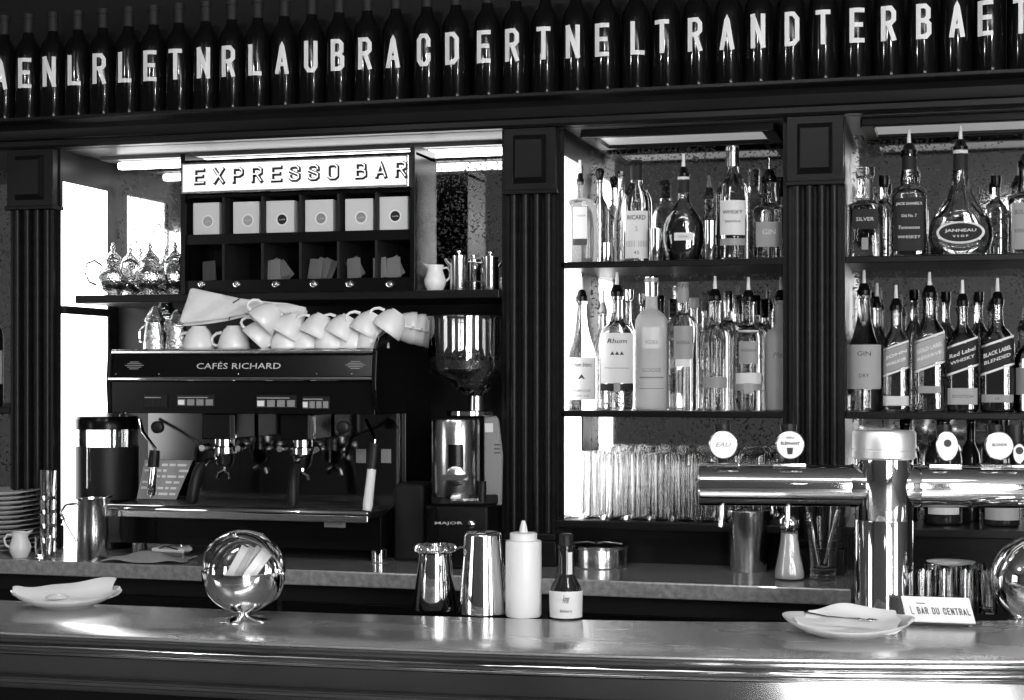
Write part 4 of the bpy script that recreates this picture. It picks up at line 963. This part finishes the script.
for i, (px, Y, rz, lab) in enumerate(((113, 4.35, .25, 'silver teapot furthest left on the shelf, handle against the bright window'), (130, 4.45, -.5, 'silver teapot second from left, tall finial before the dark frame'),
        (150, 4.35, .6, 'silver teapot third from left in front of the mirrored window'), (166, 4.50, -.9, 'silver teapot in the back row with mirrored window behind it'), (175, 4.37, 1.7, 'silver teapot closest to the black coffee cabinet'), (140, 4.56, 2.6, 'silver teapot at the very back against the speckled mirror'), (183, 4.57, .3, 'silver teapot at the back, mostly hidden by the coffee cabinet'))):
    if tp0 is None: tp0 = t = make_teapot(); t.location = (X(px, Y), Y, ZA); t.rotation_euler = (0, 0, rz); t['label'] = lab
    else: dup(tp0, (X(px, Y), Y, ZA), rz, lab)

# creamer and steel pots at the right end of the long shelf
def creamer(px, Y, z, h, lab, rz):
    s = h / .09
    t = thing('cream_jug', lab, 'jug', (X(px, Y), Y, z), rz)
    MB().at(sc=(s, s, s)).lathe([(0, .004), (.024, 0), (.027, .004), (.036, .024), (.037, .038), (.030, .058), (.026, .070), (.030, .088), (.028, .088), (.024, .070), (.028, .058), (.034, .038), (.030, .012), (0, .008)], 32).build('jug_body', 'ceramic', t, smooth=60)
    MB().at(sc=(s, s, s)).add([(.022, -.012, .088), (.043, 0, .094), (.022, .012, .088), (.026, 0, .072)], [(0, 1, 3), (1, 2, 3)]).build('lip', 'ceramic', t, smooth=60, solid=.002)
    MB().at(sc=(s, s, s)).tube([(-.026, 0, .078), (-.042, 0, .080), (-.052, 0, .064), (-.048, 0, .046), (-.036, 0, .034)], .0038, 10).build('handle', 'ceramic', t)
creamer(435, 4.34, ZA, .078, 'small white porcelain cream jug right of the coffee cabinet on the shelf', pi + .35)
creamer(20, 4.06, ZB, .076, 'small white porcelain cream jug before the plate stack on the worktop', face(-2.4, 4))
def steelpot(px0, px1, ytop, Y, lab, flip=0):
    pc = (px0 + px1) / 2; s = ppm(pc, Y); r = (px1 - px0) / 2 / s; h = Z(pc, ytop, Y) - ZA - .012
    t = thing('steel_pot', lab, 'pot', (X(pc, Y), Y, ZA), face(X(pc, Y), Y) + flip, 'small steel pots on the long shelf')
    MB().lathe([(0, .002), (r * .96, 0), (r, .003), (r * .98, h * .9), (r, h * .92), (r, h)], 28).build('pot_body', 'steel', t)
    ld = MB().lathe([(r * 1.04, h), (r * 1.04, h + .003), (r * .5, h + .007), (0, h + .008)], 28).build('lid', 'chrome', t)
    MB().lathe([(.003, h + .006), (.003, h + .012), (.009, h + .014), (.009, h + .017), (0, h + .018)], 16).build('knob', 'chrome', ld)
    MB().tube([(r, 0, h * .85), (r + .018, 0, h * .85), (r + .022, 0, h * .6), (r + .018, 0, h * .3), (r, 0, h * .25)], .003, 8).build('handle', 'chrome', t)
    MB().tube([(-r + .003, 0, h * .75), (-r - .008, 0, h * .88), (-r - .014, 0, h * .95)], [.008, .006, .004], 10).build('spout', 'steel', t)
steelpot(450, 468, 253, 4.34, 'lidded steel pot right of the white cream jug on the long shelf')
steelpot(467, 481, 257, 4.42, 'shorter lidded steel pot set back between the two front steel pots', 2.2)
steelpot(482, 499, 254, 4.35, 'lidded steel pot at the right end of the long shelf beside the pillar', pi)

# ---------------------------------------------------------------- left end of the stone worktop
# plate stack
Yp = 4.20; xp = X(2, Yp); t0 = None; z = ZB
for k in range(13):
    lab = 'white plate in the worktop stack, %s' % ('at the bottom' if k == 0 else 'on top' if k == 12 else 'number %d from the bottom' % (k + 1))
    if t0 is None:
        t0 = MB().lathe([(0, .002), (.055, .0), (.060, .003), (.112, .0125), (.114, .0142), (.110, .0142), (.058, .006), (0, .006)], 44).build('plate', 'ceramic', smooth=50); o = t0
    else: o = t0.copy(); C.objects.link(o)
    o.location = (xp + (random.random() - .5) * .004, Yp, z); z += .0142; tag(o, lab, 'plate', 'stacked white plates on the worktop')
def stackglass(px, Y, z, r, h, lab): 
    t = tumbler(lab, (X(px, Y), Y, z), r, h, 'stacked tumblers beside the plates', .002, .012)
    return t
zz = ZB
for k in range(5):
    stackglass(48, 4.13, zz, .0235 , .085, 'clear tumbler %s of the nested tower beside the plate stack' % ['at the bottom', 'second from bottom', 'in the middle', 'second from top', 'at the top'][k]); zz += .041
stackglass(43, 4.06, ZB, .024, .065, 'single short clear tumbler in front of the tumbler tower')
# steel milk jug
Yj = 4.06; pj = 93
t = thing('milk_jug', 'steel milk jug with long handle on the worktop left of the machine', 'jug', (X(pj, Yj), Yj, ZB), face(X(pj, Yj), Yj))
h = Z(pj, 498, Yj) - ZB; r = 15.5 / ppm(pj, Yj)
MB().lathe([(0, .002), (r * .98, 0), (r, .004), (r * .96, h * .45), (r * .90, h * .88), (r * .98, h), (r * .94, h), (r * .87, h * .87), (r * .92, h * .4), (r * .93, .006), (0, .006)], 36).build('jug_body', 'steel', t, smooth=50)
MB().tube([(-r * .9, 0, h * .92), (-r * 1.7, 0, h * .90), (-r * 2.0, 0, h * .78), (-r * 1.7, 0, h * .62), (-r * 1.0, 0, h * .30)], [.004, .0045, .0045, .0045, .004], 10).build('handle', 'chrome', t)
MB().add([(r * .4, -.012, h), (r * 1.25, 0, h + .006), (r * .4, .012, h), (r * .9, 0, h - .02)], [(0, 1, 3), (1, 2, 3)]).build('lip', 'steel', t, solid=.0015)
# coffee dispenser
Yd = 4.38; pd = 107; xd = X(pd, Yd); sd = ppm(pd, Yd)
t = thing('coffee_dispenser', 'dark drum coffee dispenser with glass band and black lid, left of the machine', 'dispenser', (xd, Yd, ZB), face(xd, Yd))
r = 31 / sd; zf = lambda py: Z(pd, py, Yd) - ZB
MB().lathe([(r * .9, 0), (r * .95, .004), (r * .95, zf(505)), (r * .9, zf(500))], 40).build('base', 'black', t)
MB().lathe([(r * .9, zf(500)), (r, zf(498)), (r, zf(446))], 40, cap=False).build('drum', 'blackmatt', t)
MB().lathe([(0, zf(446)), (r * .98, zf(446)), (r * .98, zf(429)), (0, zf(429))], 40).build('glass_band', 'hopper', t)
ld = MB().lathe([(r * 1.01, zf(429)), (r * 1.02, zf(420)), (r * .96, zf(416)), (r * .5, zf(413)), (0, zf(412))], 40).build('lid', 'black', t)
MB().at((r * .55, -r * .3, zf(410)), (pi / 2, 0, 0)).tube([(.012 * cos(a), .012 * sin(a), 0) for a in [2 * pi * k / 14 for k in range(14)]], .003, 8, close=True).build('lid_ring', 'chrome', ld)
MB().tube([(-r * .55, -r * .85, zf(486)), (-r * .55, -r * .85, zf(440)), (-r * .5, -r * .9, zf(430))], .007, 8).build('sight_tube', 'hopper', t)
MB().box(-r * .2, r * .5, -r * 1.08, -r * .9, zf(540), zf(505)).build('tap_block', 'black', t, smooth=0, bevel=.003)
# crumpled cloth and tin with cable
px_, Yc_ = 148, 4.07
t = MB(); vs = []; fs = []
for i in range(17):
    for j in range(9):
        u, v = i / 16, j / 8; x_ = (u - .5) * .24; y_ = (v - .5) * .13
        z_ = .004 + max(0, (.022 * sin(pi * v) * sin(pi * u) * (1.2 - u * .5) + .006 * sin(9 * u + 5 * v)))
        vs.append((x_ + .01 * sin(7 * v), y_ + .008 * sin(8 * u), z_))
for i in range(16):
    for j in range(8): q = i * 9 + j; fs.append((q, q + 9, q + 10, q + 1))
o = t.add(vs, fs).build('bar_cloth', 'cardbox', smooth=80, solid=.003, sub=1); o.location = (X(px_, Yc_), Yc_, ZB); o.rotation_euler = (0, 0, .1)
tag(o, 'crumpled grey bar cloth lying on the worktop under the espresso machine', 'cloth')
t = thing('tape_tin', 'low metal tin with dark cable on top, under the espresso machine', 'tin', (X(176, 4.16), 4.13, ZB + .0))
MB().box(-.05, .05, -.02, .03, 0, .022).build('tin_body', 'steel', t, smooth=0, bevel=.004); MB().box(-.052, .052, -.022, .032, .022, .034).build('tin_lid', 'labelp', t, smooth=0, bevel=.004)
MB().tube([(-.06 + .012 * k, -.024 + .008 * sin(k * .9), .03 - abs(5 - k) * .004 + .012) for k in range(11)], .0022, 6).build('cable', 'blackmatt', t)

# ---------------------------------------------------------------- stone worktop, right part
Yt = 4.29; pt = 599; t = thing('round_tin', 'round metal tin with clip lid on the worktop right of the bitters bottle', 'tin', (X(pt, Yt), Yt, ZB)); r = 28 / ppm(pt, Yt)
h = Z(pt, 545, Yt) - ZB
MB().lathe([(0, .001), (r * .96, 0), (r, .003), (r, h * .9), (r * .97, h)], 40).build('tin_body', 'steel', t)
q = MB().lathe([(r * 1.03, h - .008), (r * 1.04, h), (r * 1.0, h + .003), (r * .96, h + .001), (0, h + .002)], 40).build('lid', 'chrome', t)
MB().tube([(-r * .9, -.02, h + .006), (-r * .3, -.035, h + .012), (0, -.03, h + .008), (r * .3, -.035, h + .013), (r * .9, -.02, h + .007)], .003, 8).build('clip_wire', 'chrome', q)
MB().at((0, -.03, h + .010)).sphere(.006, (0, 0, 0), 10, 8).build('clip_knob', 'blackmatt', q)
# tapered steel cup
Yc1 = OnZ(748, 571, ZB)[1]; pc = 748.5; s = ppm(pc, Yc1); h = Z(pc, 511, Yc1) - ZB
o = MB().lathe([(0, .002), (17.5 / s, 0), (18 / s, .003), (21.5 / s, h), (22.3 / s, h + .001), (22 / s, h + .003), (20.8 / s, h), (17.4 / s, .006), (0, .006)], 36).build('steel_cup', 'steel', smooth=50)
o.location = (X(pc, Yc1), Yc1, ZB); tag(o, 'tapered steel cup on the worktop under the left tap arm', 'cup')
# sugar pourer
pc = 789.5; Ys = 4.15; s = ppm(pc, Ys); h = Z(pc, 515, Ys) - ZB
t = thing('sugar_pourer', 'waisted glass sugar pourer full of white sugar, right of the steel cup', 'sugar pourer', (X(pc, Ys), Ys, ZB)); rb = 16 / s; rw = 9 / s
gp_ = [(0, 0), (rb * .92, 0), (rb, .006), (rb * .95, .02), (rb * .72, h * .38), (rw, h * .62), (rw * .98, h * .75), (rw * 1.02, h * .84)]
MB().lathe(gp_, 32, cap=False).build('glass_jar', 'thin', t, smooth=60)
MB().lathe([(a * .93, b + .004) for a, b in gp_[:6]] + [(rw * .9, h * .72)], 32).build('sugar', 'ceramic', t, smooth=60)
MB().lathe([(rw * 1.06, h * .80), (rw * 1.12, h * .83), (rw * 1.12, h * .93), (rw * .8, h * .99), (rw * .3, h)], 28).build('screw_lid', 'chrome', t)
# glass jug
pc = 823; Yk = 4.15; s = ppm(pc, Yk); h = Z(pc, 506, Yk) - ZB; x_ = X(pc, Yk)
t = thing('glass_jug', 'clear thick-based glass jug with stirrers, right of the sugar pourer', 'jug', (x_, Yk, ZB)); 
MB().lathe([(0, 0), (13 / s, 0), (14 / s, .004), (12.5 / s, .016), (13 / s, .03), (17 / s, h * .75), (19 / s, h), (18 / s, h), (16 / s, h * .75), (12 / s, .034), (0, .026)], 32).build('jug_body', 'glass', t, smooth=60)
MB().tube([(-.01, 0, .045), (-.035, .005, h * .92)], .004, 8).tube([(.005, -.005, .045), (.038, 0, h * .95)], .0045, 8).build('stirrer', 'chrome', t)

# ---------------------------------------------------------------- beer tap column
YT = 3.48; pT = 884; xT = X(pT, YT); sT = ppm(pT, YT)
tt = thing('beer_tap_column', 'large chrome T-shaped beer tap column with two horizontal arms', 'beer tap', (xT, YT, ZK), R(10))
rT = 28.5 / sT; zt = lambda py: Z(pT, py, YT) - ZK
MB().lathe([(rT * 1.3, 0), (rT * 1.3, .01), (rT, .016), (rT, zt(521)), (rT * .985, zt(520)), (rT * .985, zt(519)), (rT, zt(518)), (rT, zt(458))], 56).build('column', 'chrome', tt)
MB().lathe([(rT * 1.02, zt(459)), (rT * 1.1, zt(457)), (rT * 1.1, zt(450.5)), (rT * 1.07, zt(450)), (rT * 1.07, zt(448.5)), (rT * 1.1, zt(448)), (rT * 1.1, zt(433)), (rT * 1.05, zt(430.5)), (0, zt(430))], 56).build('cap', 'capsteel', tt, label='satin steel cap')
ra = 21 / sT; za = zt(486)
for s_, L in ((-1, (884 - 700) / sT), (1, .62)):
    am = MB().at((0, 0, za), (0, s_ * pi / 2, 0)).lathe([(ra, rT * .5), (ra, L - .004), (ra * .97, L), (ra * .93, L), (ra * .92, L - .004), (0, L - .004)], 48).build('arm', 'chrome', tt)
    MB().at((0, 0, za), (0, s_ * pi / 2, 0)).lathe([(ra * 1.03, rT * .6), (ra * 1.03, rT * 1.15), (ra, rT * 1.2)], 48, cap=False).build('arm_collar', 'chrome', am)
def tap(px, lab, kind, oval_=1.0, cy_=444.5, rr=14.2, noz=True):
    lx_ = (px - pT) / sT * 1.0 / cos(0); 
    f_ = MB().box(lx_ - .035, lx_ + .035, -.022, .022, za + ra - .004, za + ra + .004).build('tap_saddle', 'chrome', tt, smooth=0, bevel=.002)
    MB().tube([(lx_, .0, za + ra), (lx_, -.004, za + ra + .03), (lx_, .004, za + ra + .085)], [.010, .014, .018], 14).build('tap_handle', 'blackmatt', f_)
    if noz: MB().tube([(lx_ - .002, -.0, za - ra + .006), (lx_ - .002, -.002, za - ra - .020), (lx_ - .005, -.006, za - ra - .045)], [.007, .006, .005], 12).build('tap_nozzle', 'chrome', f_)
    zc_ = zt(cy_); r = rr / sT
    d_ = MB().at((lx_, -.030, zc_), (pi / 2, 0, 0), (oval_, 1, 1)).lathe([(0, 0), (r, 0), (r, .006), (r * .9, .008), (0, .008)], 36).build('medallion', 'steel', f_, label=lab)
    MB().at((lx_, -.0385, zc_), (pi / 2, 0, 0), (oval_, 1, 1)).lathe([(r * .93, 0), (0, .0005)], 36).build('medallion_face', 'paper', f_)
    g = MB(); fm = lambda x_, z_: (lx_ + x_, -.0398, zc_ + z_)
    if kind == 'EAU': text(g, 'EAU', .009, .034, fm, 0, .0, .0, .3)
    elif kind == 'EL':
        text(g, 'ÉLÉPHANT', .0075, .040, fm, 0, .004, .03); text(g, 'BIÈRE', .005, .016, fm, 0, .016, .01)
        g.add([fm(a, b) for a, b in ((-.006, -.020), (.004, -.020), (.006, -.006), (-.008, -.006))], [(0, 1, 2, 3)])
    elif kind == 'O': g.add([fm(.008 * cos(a), .008 * sin(a) + .006) for a in [2 * pi * k / 20 for k in range(20)]], [tuple(range(20))])
    else: text(g, 'BLONDE', .006, .030, fm, 0, .002, .02)
    g.build('medallion_print', 'labelmid' if kind == 'EAU' else 'ink', f_, smooth=0)
tap(724, 'round medallion reading EAU', 'EAU'); tap(790, 'round medallion reading ÉLÉPHANT', 'EL')
tap(943, 'oval beer medallion', 'O', .72, 445, 15, False); tap(993, 'round beer medallion with rim', 'B', 1, 444.5, 14, False)
tap(1012, 'small medallion at right', 'O', .6, 452, 10, False)

# ---------------------------------------------------------------- things on the bar
# chrome globe sugar bowls
def globe(px, pyc, rpx, lab, rz):
    x_, y_, z_ = OnZ(px, 620, ZBAR); t_ = (x_ * -ST + y_ * CT); s = F / t_; r = rpx / s
    t = thing('globe_bowl', lab, 'sugar bowl', (x_, y_, ZBAR), face(x_, y_) + rz, 'chrome globe bowls on the bar')
    zc_ = CZ - (pyc - HY) * t_ / F - ZBAR
    MB().sphere(r, (0, 0, zc_), 48, 20, a0=-90, a1=0).sphere(r * .97, (0, 0, zc_), 48, 20, a0=-90, a1=0).build('lower_bowl', 'chrome', t, smooth=60)
    MB().at((0, 0, zc_)).lathe([(r * .965, -.001), (r * 1.005, -.001), (r * 1.005, .003), (r * .965, .003)], 48, cap=False).build('bowl_rim', 'chrome', t)
    # roll-back lid: quarter shell turned to the right and back
    q = MB().at((0, 0, zc_), (R(-62), 0, R(-25))).sphere(r * 1.03, (0, 0, 0), 48, 20, a0=0, a1=90)
    L = q.build('rolled_lid', 'chrome', t, smooth=60, solid=.001)
    d = Euler((R(-62), 0, R(-25))).to_matrix()
    MB().tube([Vector((0, 0, zc_)) + d @ Vector((r * 1.035 * cos(a), r * 1.035 * sin(a), 0)) for a in [2 * pi * k / 48 for k in range(48)]], .0016, 8, close=True).build('lid_rim', 'chrome', L)
    MB().tube([Vector((0, 0, zc_)) + d @ Vector((0, -r * 1.03, 0)), Vector((0, 0, zc_)) + d @ Vector((0, -r * 1.12, .002))], [.004, .006], 12).build('lid_knob', 'chrome', L)
    MB().sphere(.005, (r * 1.04 * cos(R(25)), -r * 1.04 * sin(R(25)), zc_), 12, 8).sphere(.005, (-r * 1.04 * cos(R(25)), r * 1.04 * sin(R(25)), zc_), 12, 8).build('hinge_pin', 'chrome', t)
    zl_ = zc_ - r
    MB().lathe([(.010, zl_ * .30), (.012, zl_ * .7), (.020, zl_ + .006)], 24).build('stem', 'chrome', t)
    for k in range(4):
        a = pi / 4 + k * pi / 2 + .25; c_, s_ = cos(a), sin(a)
        pr_ = [(.004, zl_ + .008, .009), (.014, zl_ * .62, .010), (.030, zl_ * .25, .015), (.050, .002, .021), (.058, .0, .022)]
        vs = []
        for rr_, zz_, ww in pr_:
            vs += [(rr_ * c_ - ww * s_, rr_ * s_ + ww * c_, zz_), (rr_ * c_ + ww * s_, rr_ * s_ - ww * c_, zz_)]
        MB().add(vs, [(0, 1, 3, 2), (2, 3, 5, 4), (4, 5, 7, 6), (6, 7, 9, 8)]).build('foot', 'chrome', t, smooth=60, solid=.0018)
    return t, r, zc_
t, r, zc_ = globe(243, 572, 41, 'chrome globe sugar bowl with rolled-back lid on the bar, left of centre', 0)
gl = t
k = 0
for dx, rz_, c_ in ((-.032, .50, .5), (-.016, .55, .35), (.0, .60, .6), (.016, .62, .75), (.030, .65, .8), (.008, .7, .4)):
    m_ = M.setdefault('stick%.2f' % c_, mat('stick_sachet_paper', c_, .5))
    o = MB().box(-.008, .008, -.002, .002, -.045, .055).build('sugar_stick', m_, smooth=0, bevel=.0015)
    wp = Matrix.Rotation(gl.rotation_euler.z, 3, 'Z') @ Vector((dx * .8 + .004, -.012 + .006 * (k % 3), 0))
    o.location = (gl.location.x + wp.x, gl.location.y + wp.y, ZBAR + zc_ + .006); o.rotation_euler = (0, rz_, gl.rotation_euler.z)
    tag(o, 'paper sugar stick in the left globe bowl, %s' % ['leftmost', 'second from left', 'third from left', 'fourth from left', 'rightmost', 'grey one behind'][k], 'sugar stick', 'sugar sticks in the globe bowl'); k += 1
globe(1035, 580, 42, 'chrome globe bowl cut off by the right picture edge on the bar', 2.6)

def plate(px, py, rpx, lab):
    x_, y_, z_ = OnZ(px, py, ZBAR); t_ = (x_ * -ST + y_ * CT); s = F / t_; r = rpx / s
    mb = MB().lathe([(0, .003), (r * .50, .0), (r * .53, .003), (r * .65, .006), (r * .80, .012), (r * .9, .017), (r * .985, .022), (r, .0245), (r * .97, .0245), (r * .88, .019), (r * .78, .016), (r * .64, .010), (r * .5, .007), (0, .007)], 64)
    mb.v = [(a, b, c_ + .013 * (abs(a) / r) ** 2.2 * max(0, min(1, (sqrt(a * a + b * b) / r - .53) / .47))) for a, b, c_ in mb.v]
    t = mb.build('plate', 'ceramic', smooth=50)
    t.location = (x_, y_, ZBAR); t.rotation_euler = (0, 0, face(x_, y_)); tag(t, lab, 'plate', 'white plates on the bar'); return x_, y_, r, s
def napkin(x_, y_, r, rz, lab, wx, wy, seed):
    vs = []; fs = []; n, m_ = 22, 14; rnd = random.Random(seed); ph = [rnd.random() * 6 for _ in range(6)]
    for i in range(n + 1):
        for j in range(m_ + 1):
            u, v = (i / n - .5) * 2, (j / m_ - .5) * 2
            X_, Y_ = u * wx * (1 - .10 * abs(v) + .06 * sin(6 * v + ph[1])), v * wy * (1 - .25 * abs(u) ** 3); rr = sqrt(X_ * X_ + Y_ * Y_) / r
            z_ = .013 + .020 * max(0, rr - .45) ** 1.1 + .020 * max(0, abs(X_) / r - .5) ** 1.2 + .008 * max(0, v) * (1 + sin(3 * u + ph[5])) + .0035 * sin(5 * u + ph[0] + 2 * v) + .003 * sin(7 * v + ph[1]) + .004 * max(0, abs(u) - .7) * sin(9 * v + ph[2])
            vs.append((X_ + .004 * sin(4 * v + ph[3]), Y_ + .004 * sin(5 * u + ph[4]), z_ + (.016 * max(0, v) ** 2)))
    for i in range(n):
        for j in range(m_): q = i * (m_ + 1) + j; fs.append((q, q + m_ + 1, q + m_ + 2, q + 1))
    o = MB().add(vs, fs).build('paper_napkin', 'paper', smooth=80, solid=.0008, sub=1); o.location = (x_, y_, ZBAR); o.rotation_euler = (0, 0, rz); tag(o, lab, 'napkin', 'napkins on the bar plates')
x_, y_, r, s = plate(66, 606, 53, 'white plate with a napkin on the bar at the far left')
napkin(x_, y_, r, face(x_, y_) + .06, 'crumpled paper napkin spread over the left bar plate', r * .98, r * .66, 3)
o = MB().at((0, 0, 0), (0, 0, .4), (1, .7, 1)).lathe([(0, .0), (.022, .0), (.026, .004), (.018, .008), (0, .009)], 20).build('biscuit', 'ceramic'); o.location = (x_ - .01, y_ - .02, ZBAR + .019); tag(o, 'pale biscuit wrapper lying on the left napkin', 'biscuit')
x_, y_, r, s = plate(848, 635, 65, 'wide white plate with napkin and spoon on the bar before the tap column')
napkin(x_, y_, r, face(x_, y_) - .05, 'crumpled paper napkin spread over the right bar plate', r * .80, r * .72, 8)
sp = thing('tea_spoon', 'steel teaspoon resting across the napkin of the right plate', 'spoon', (x_, y_ - .022, ZBAR + .034), face(x_, y_) - .12)
MB().at((0, 0, 0)).tube([(-.085, .01, .008), (-.04, .003, .003), (0, 0, .002), (.018, 0, .002)], [.003, .002, .0018, .003], 8).build('handle', 'chrome', sp)
MB().at((.036, -.002, .003), (0, 0, -.15), (1.5, .95, .35)).sphere(.015, (0, 0, 0), 16, 10, a0=-90, a1=0).build('spoon_bowl', 'chrome', sp, solid=.001)

# shaker tin with strainer
def onbar(px, py): x_, y_, _ = OnZ(px, py, ZBAR); return x_, y_, F / (x_ * -ST + y_ * CT)
x_, y_, s = onbar(435, 609); h = 56 / s; 
t = MB().lathe([(0, .0), (0, .001), (21.5 / s, .0), (22 / s, .003), (16.5 / s, h * .93), (16.5 / s, h), (15.5 / s, h), (20 / s, .01)], 44).build('mixing_tin', 'chrome', smooth=50); t.location = (x_, y_, ZBAR)
tag(t, 'short chrome shaker tin carrying a coil strainer on the bar', 'shaker tin')
st = thing('cocktail_strainer', 'coil-rimmed cocktail strainer lying on top of the short shaker tin', 'strainer', (x_, y_, ZBAR + h + .003), face(x_, y_) + .25)
MB().lathe([(0, 0), (17 / s, 0), (18 / s, .001), (18 / s, .002), (0, .0025)], 36).build('disc', 'steel', st)
co = []
for k in range(44 * 8): a = 2 * pi * k / (44 * 8); b = a * 44; rr_ = .038 + .008 * cos(b); co.append((rr_ * cos(a), rr_ * sin(a), .008 + .008 * sin(b)))
MB().tube(co, .0011, 5, close=True).build('spring_coil', 'chrome', st)
MB().tube([(.043, 0, .003), (.07, 0, .006), (.088, .0, .002), (.098, 0, -.002)], [.005, .004, .007, .008], 10).build('strainer_handle', 'chrome', st)
# tall tin
x_, y_, s = onbar(483, 613); h = 81 / s
t = MB().lathe([(0, 0), (22.5 / s, 0), (24.5 / s, .001), (24.5 / s, .004), (18.5 / s, h * .96), (18 / s, h * .985), (16 / s, h), (0, h)], 48).build('shaker_tin', 'chrome', smooth=50); t.location = (x_, y_, ZBAR)
tag(t, 'tall upturned chrome shaker tin between strainer and squeeze bottle', 'shaker tin')
# squeeze bottle
x_, y_, s = onbar(523.5, 616); z1_ = lambda py: (618.5 - py) / s
t = thing('squeeze_bottle', 'white plastic squeeze bottle with pointed nozzle on the bar', 'bottle', (x_, y_, ZBAR), face(x_, y_)); r = 18 / s
MB().lathe([(0, .001), (r * .94, 0), (r, .004), (r, z1_(545)), (r * .97, z1_(543)), (r * .72, z1_(542.5))], 40).build('bottle_body', 'plasticw', t)
MB().lathe([(r * .76, z1_(543)), (r * .76, z1_(536)), (r * .70, z1_(535)), (r * .25, z1_(534.5)), (r * .19, z1_(529)), (r * .10, z1_(523))], 32).build('nozzle_cap', 'plasticw', t)
# bitters bottle
x_, y_, s = onbar(566, 618); z1_ = lambda py: (620.5 - py) / s
t = thing('bitters_bottle', 'small dark bitters bottle with tall white wrapper label on the bar', 'bottle', (x_, y_, ZBAR), face(x_, y_)); r = 16 / s
MB().lathe([(0, .001), (r * .95, 0), (r, .003), (r, z1_(594)), (r * .9, z1_(588)), (r * .62, z1_(580)), (r * .52, z1_(574)), (r * .50, z1_(552)), (r * .56, z1_(551)), (r * .56, z1_(548)), (r * .46, z1_(547))], 36).build('bottle_glass', 'darkliq', t)
MB().lathe([(r * .50, z1_(551)), (r * .54, z1_(549)), (r * .44, z1_(545)), (r * .44, z1_(539)), (r * .46, z1_(537)), (r * .30, z1_(536))], 28).build('cap', 'blackmatt', t)
lb = MB().lathe([(r * 1.02, .004), (r * 1.05, z1_(596)), (r * 1.09, z1_(592))], 36, cap=False).build('label', 'labelp', t, smooth=50)
g = MB(); text(g, 'Amer', .018, .03, lambda a, b: (a * .5 + b * 0 , front_y(r * 1.06, 2, 1, a * .5) - .0012, .045 + b), 0, 0, 0, .4); text(g, 'bitters', .006, .03, lambda a, b: (a * .8, front_y(r * 1.05, 2, 1, a * .8) - .0012, .02 + b)); g.build('label_print', 'ink', lb, smooth=0)
patch(MB(), r * .53, 2, 1, r * .14, z1_(576), z1_(554), eps=.001, xo=r * .25).build('neck_label', 'labelp', t, smooth=50)
# name card
x_, y_, s = onbar(941, 626)
t = thing('name_card', 'slanted white card block reading BAR DU CENTRAL beside the right plate', 'card', (x_, y_, ZBAR), face(x_, y_) + .03)
w_ = 33 / s; zt_ = .049; 
MB().add([(-w_, -.020, .011), (w_, -.020, .011), (w_ - .012, .012, zt_ + .008), (-w_ - .012, .012, zt_ + .008), (-w_, -.018, .009), (w_, -.018, .009), (w_ - .012, .014, zt_ + .006), (-w_ - .012, .014, zt_ + .006)],
         [(0,1,2,3),(4,7,6,5),(0,4,5,1),(1,5,6,2),(2,6,7,3),(3,7,4,0)]).build('card_face', 'paper', t, smooth=0)
MB().add([(-w_+.002, -.018, .010), (w_-.002, -.018, .010), (w_ - .012, .012, 0), (-w_ + .004, .012, 0), (w_ - .014, .016, zt_), (-w_ - .008, .016, zt_)],
         [(0,1,2,3),(3,2,4,5),(0,3,5),(1,4,2),(0,5,4,1)]).build('card_stand', 'labelmid', t, smooth=0)
g = MB(); fc = lambda a, b: (a - .006 * 1 - b * .31, -.020 + (b + .023) * .69 - .0008, .011 + (b + .023))
word(g, 'BAR DU CENTRAL', .0125, .0058, .0020, .0018, lambda a, b: fc(a, b), .010, -.009, .003); word(g, 'L', .015, .0055, .002, .0014, lambda a, b: fc(a, b), -.052, -.010, .003)
g.add([fc(a, b) for a, b in ((-.04, .010), (-.022, .010), (-.022, .0115), (-.04, .0115))], [(0, 1, 2, 3)])
g.build('card_lettering', 'ink', t.children[0], smooth=0)
# tumblers behind the card, with a saucer lying on them
g0 = None; ln = 0
for row, (py, p0, n, st_) in enumerate(((613, 925, 4, 21), (605, 934, 3, 21))):
    for k in range(n):
        px = p0 + k * st_; 
        x_, y_, s = onbar(px, py); r = 9.6 / s; h = .088 if row == 0 else .092
        if g0 is None: g0 = o = tumbler('', (x_, y_, ZBAR), .0213, .092, '', .0018, .011, m='thin2')
        else: o = g0.copy(); C.objects.link(o); o.location = (x_, y_, ZBAR)
        tag(o, 'clear tumbler in the %s row behind the name card, %s' % (['front', 'rear'][row], [['leftmost', 'second from left', 'third from left', 'rightmost'], ['left', 'middle', 'right']][row][k]), 'glass', 'tumblers behind the name card')
# the tumblers stand on a shallow tray bridging bar and ledge
x_, y_, s = onbar(951, 606)
o = MB().lathe([(0, .002), (.030, 0), (.032, .002), (.052, .005), (.053, .0065), (.03, .0045), (0, .004)], 36).build('saucer', 'ceramic', smooth=50); o.location = (x_, y_ - .004, ZBAR + .0927)
tag(o, 'small white saucer laid over the tumblers behind the name card', 'saucer')
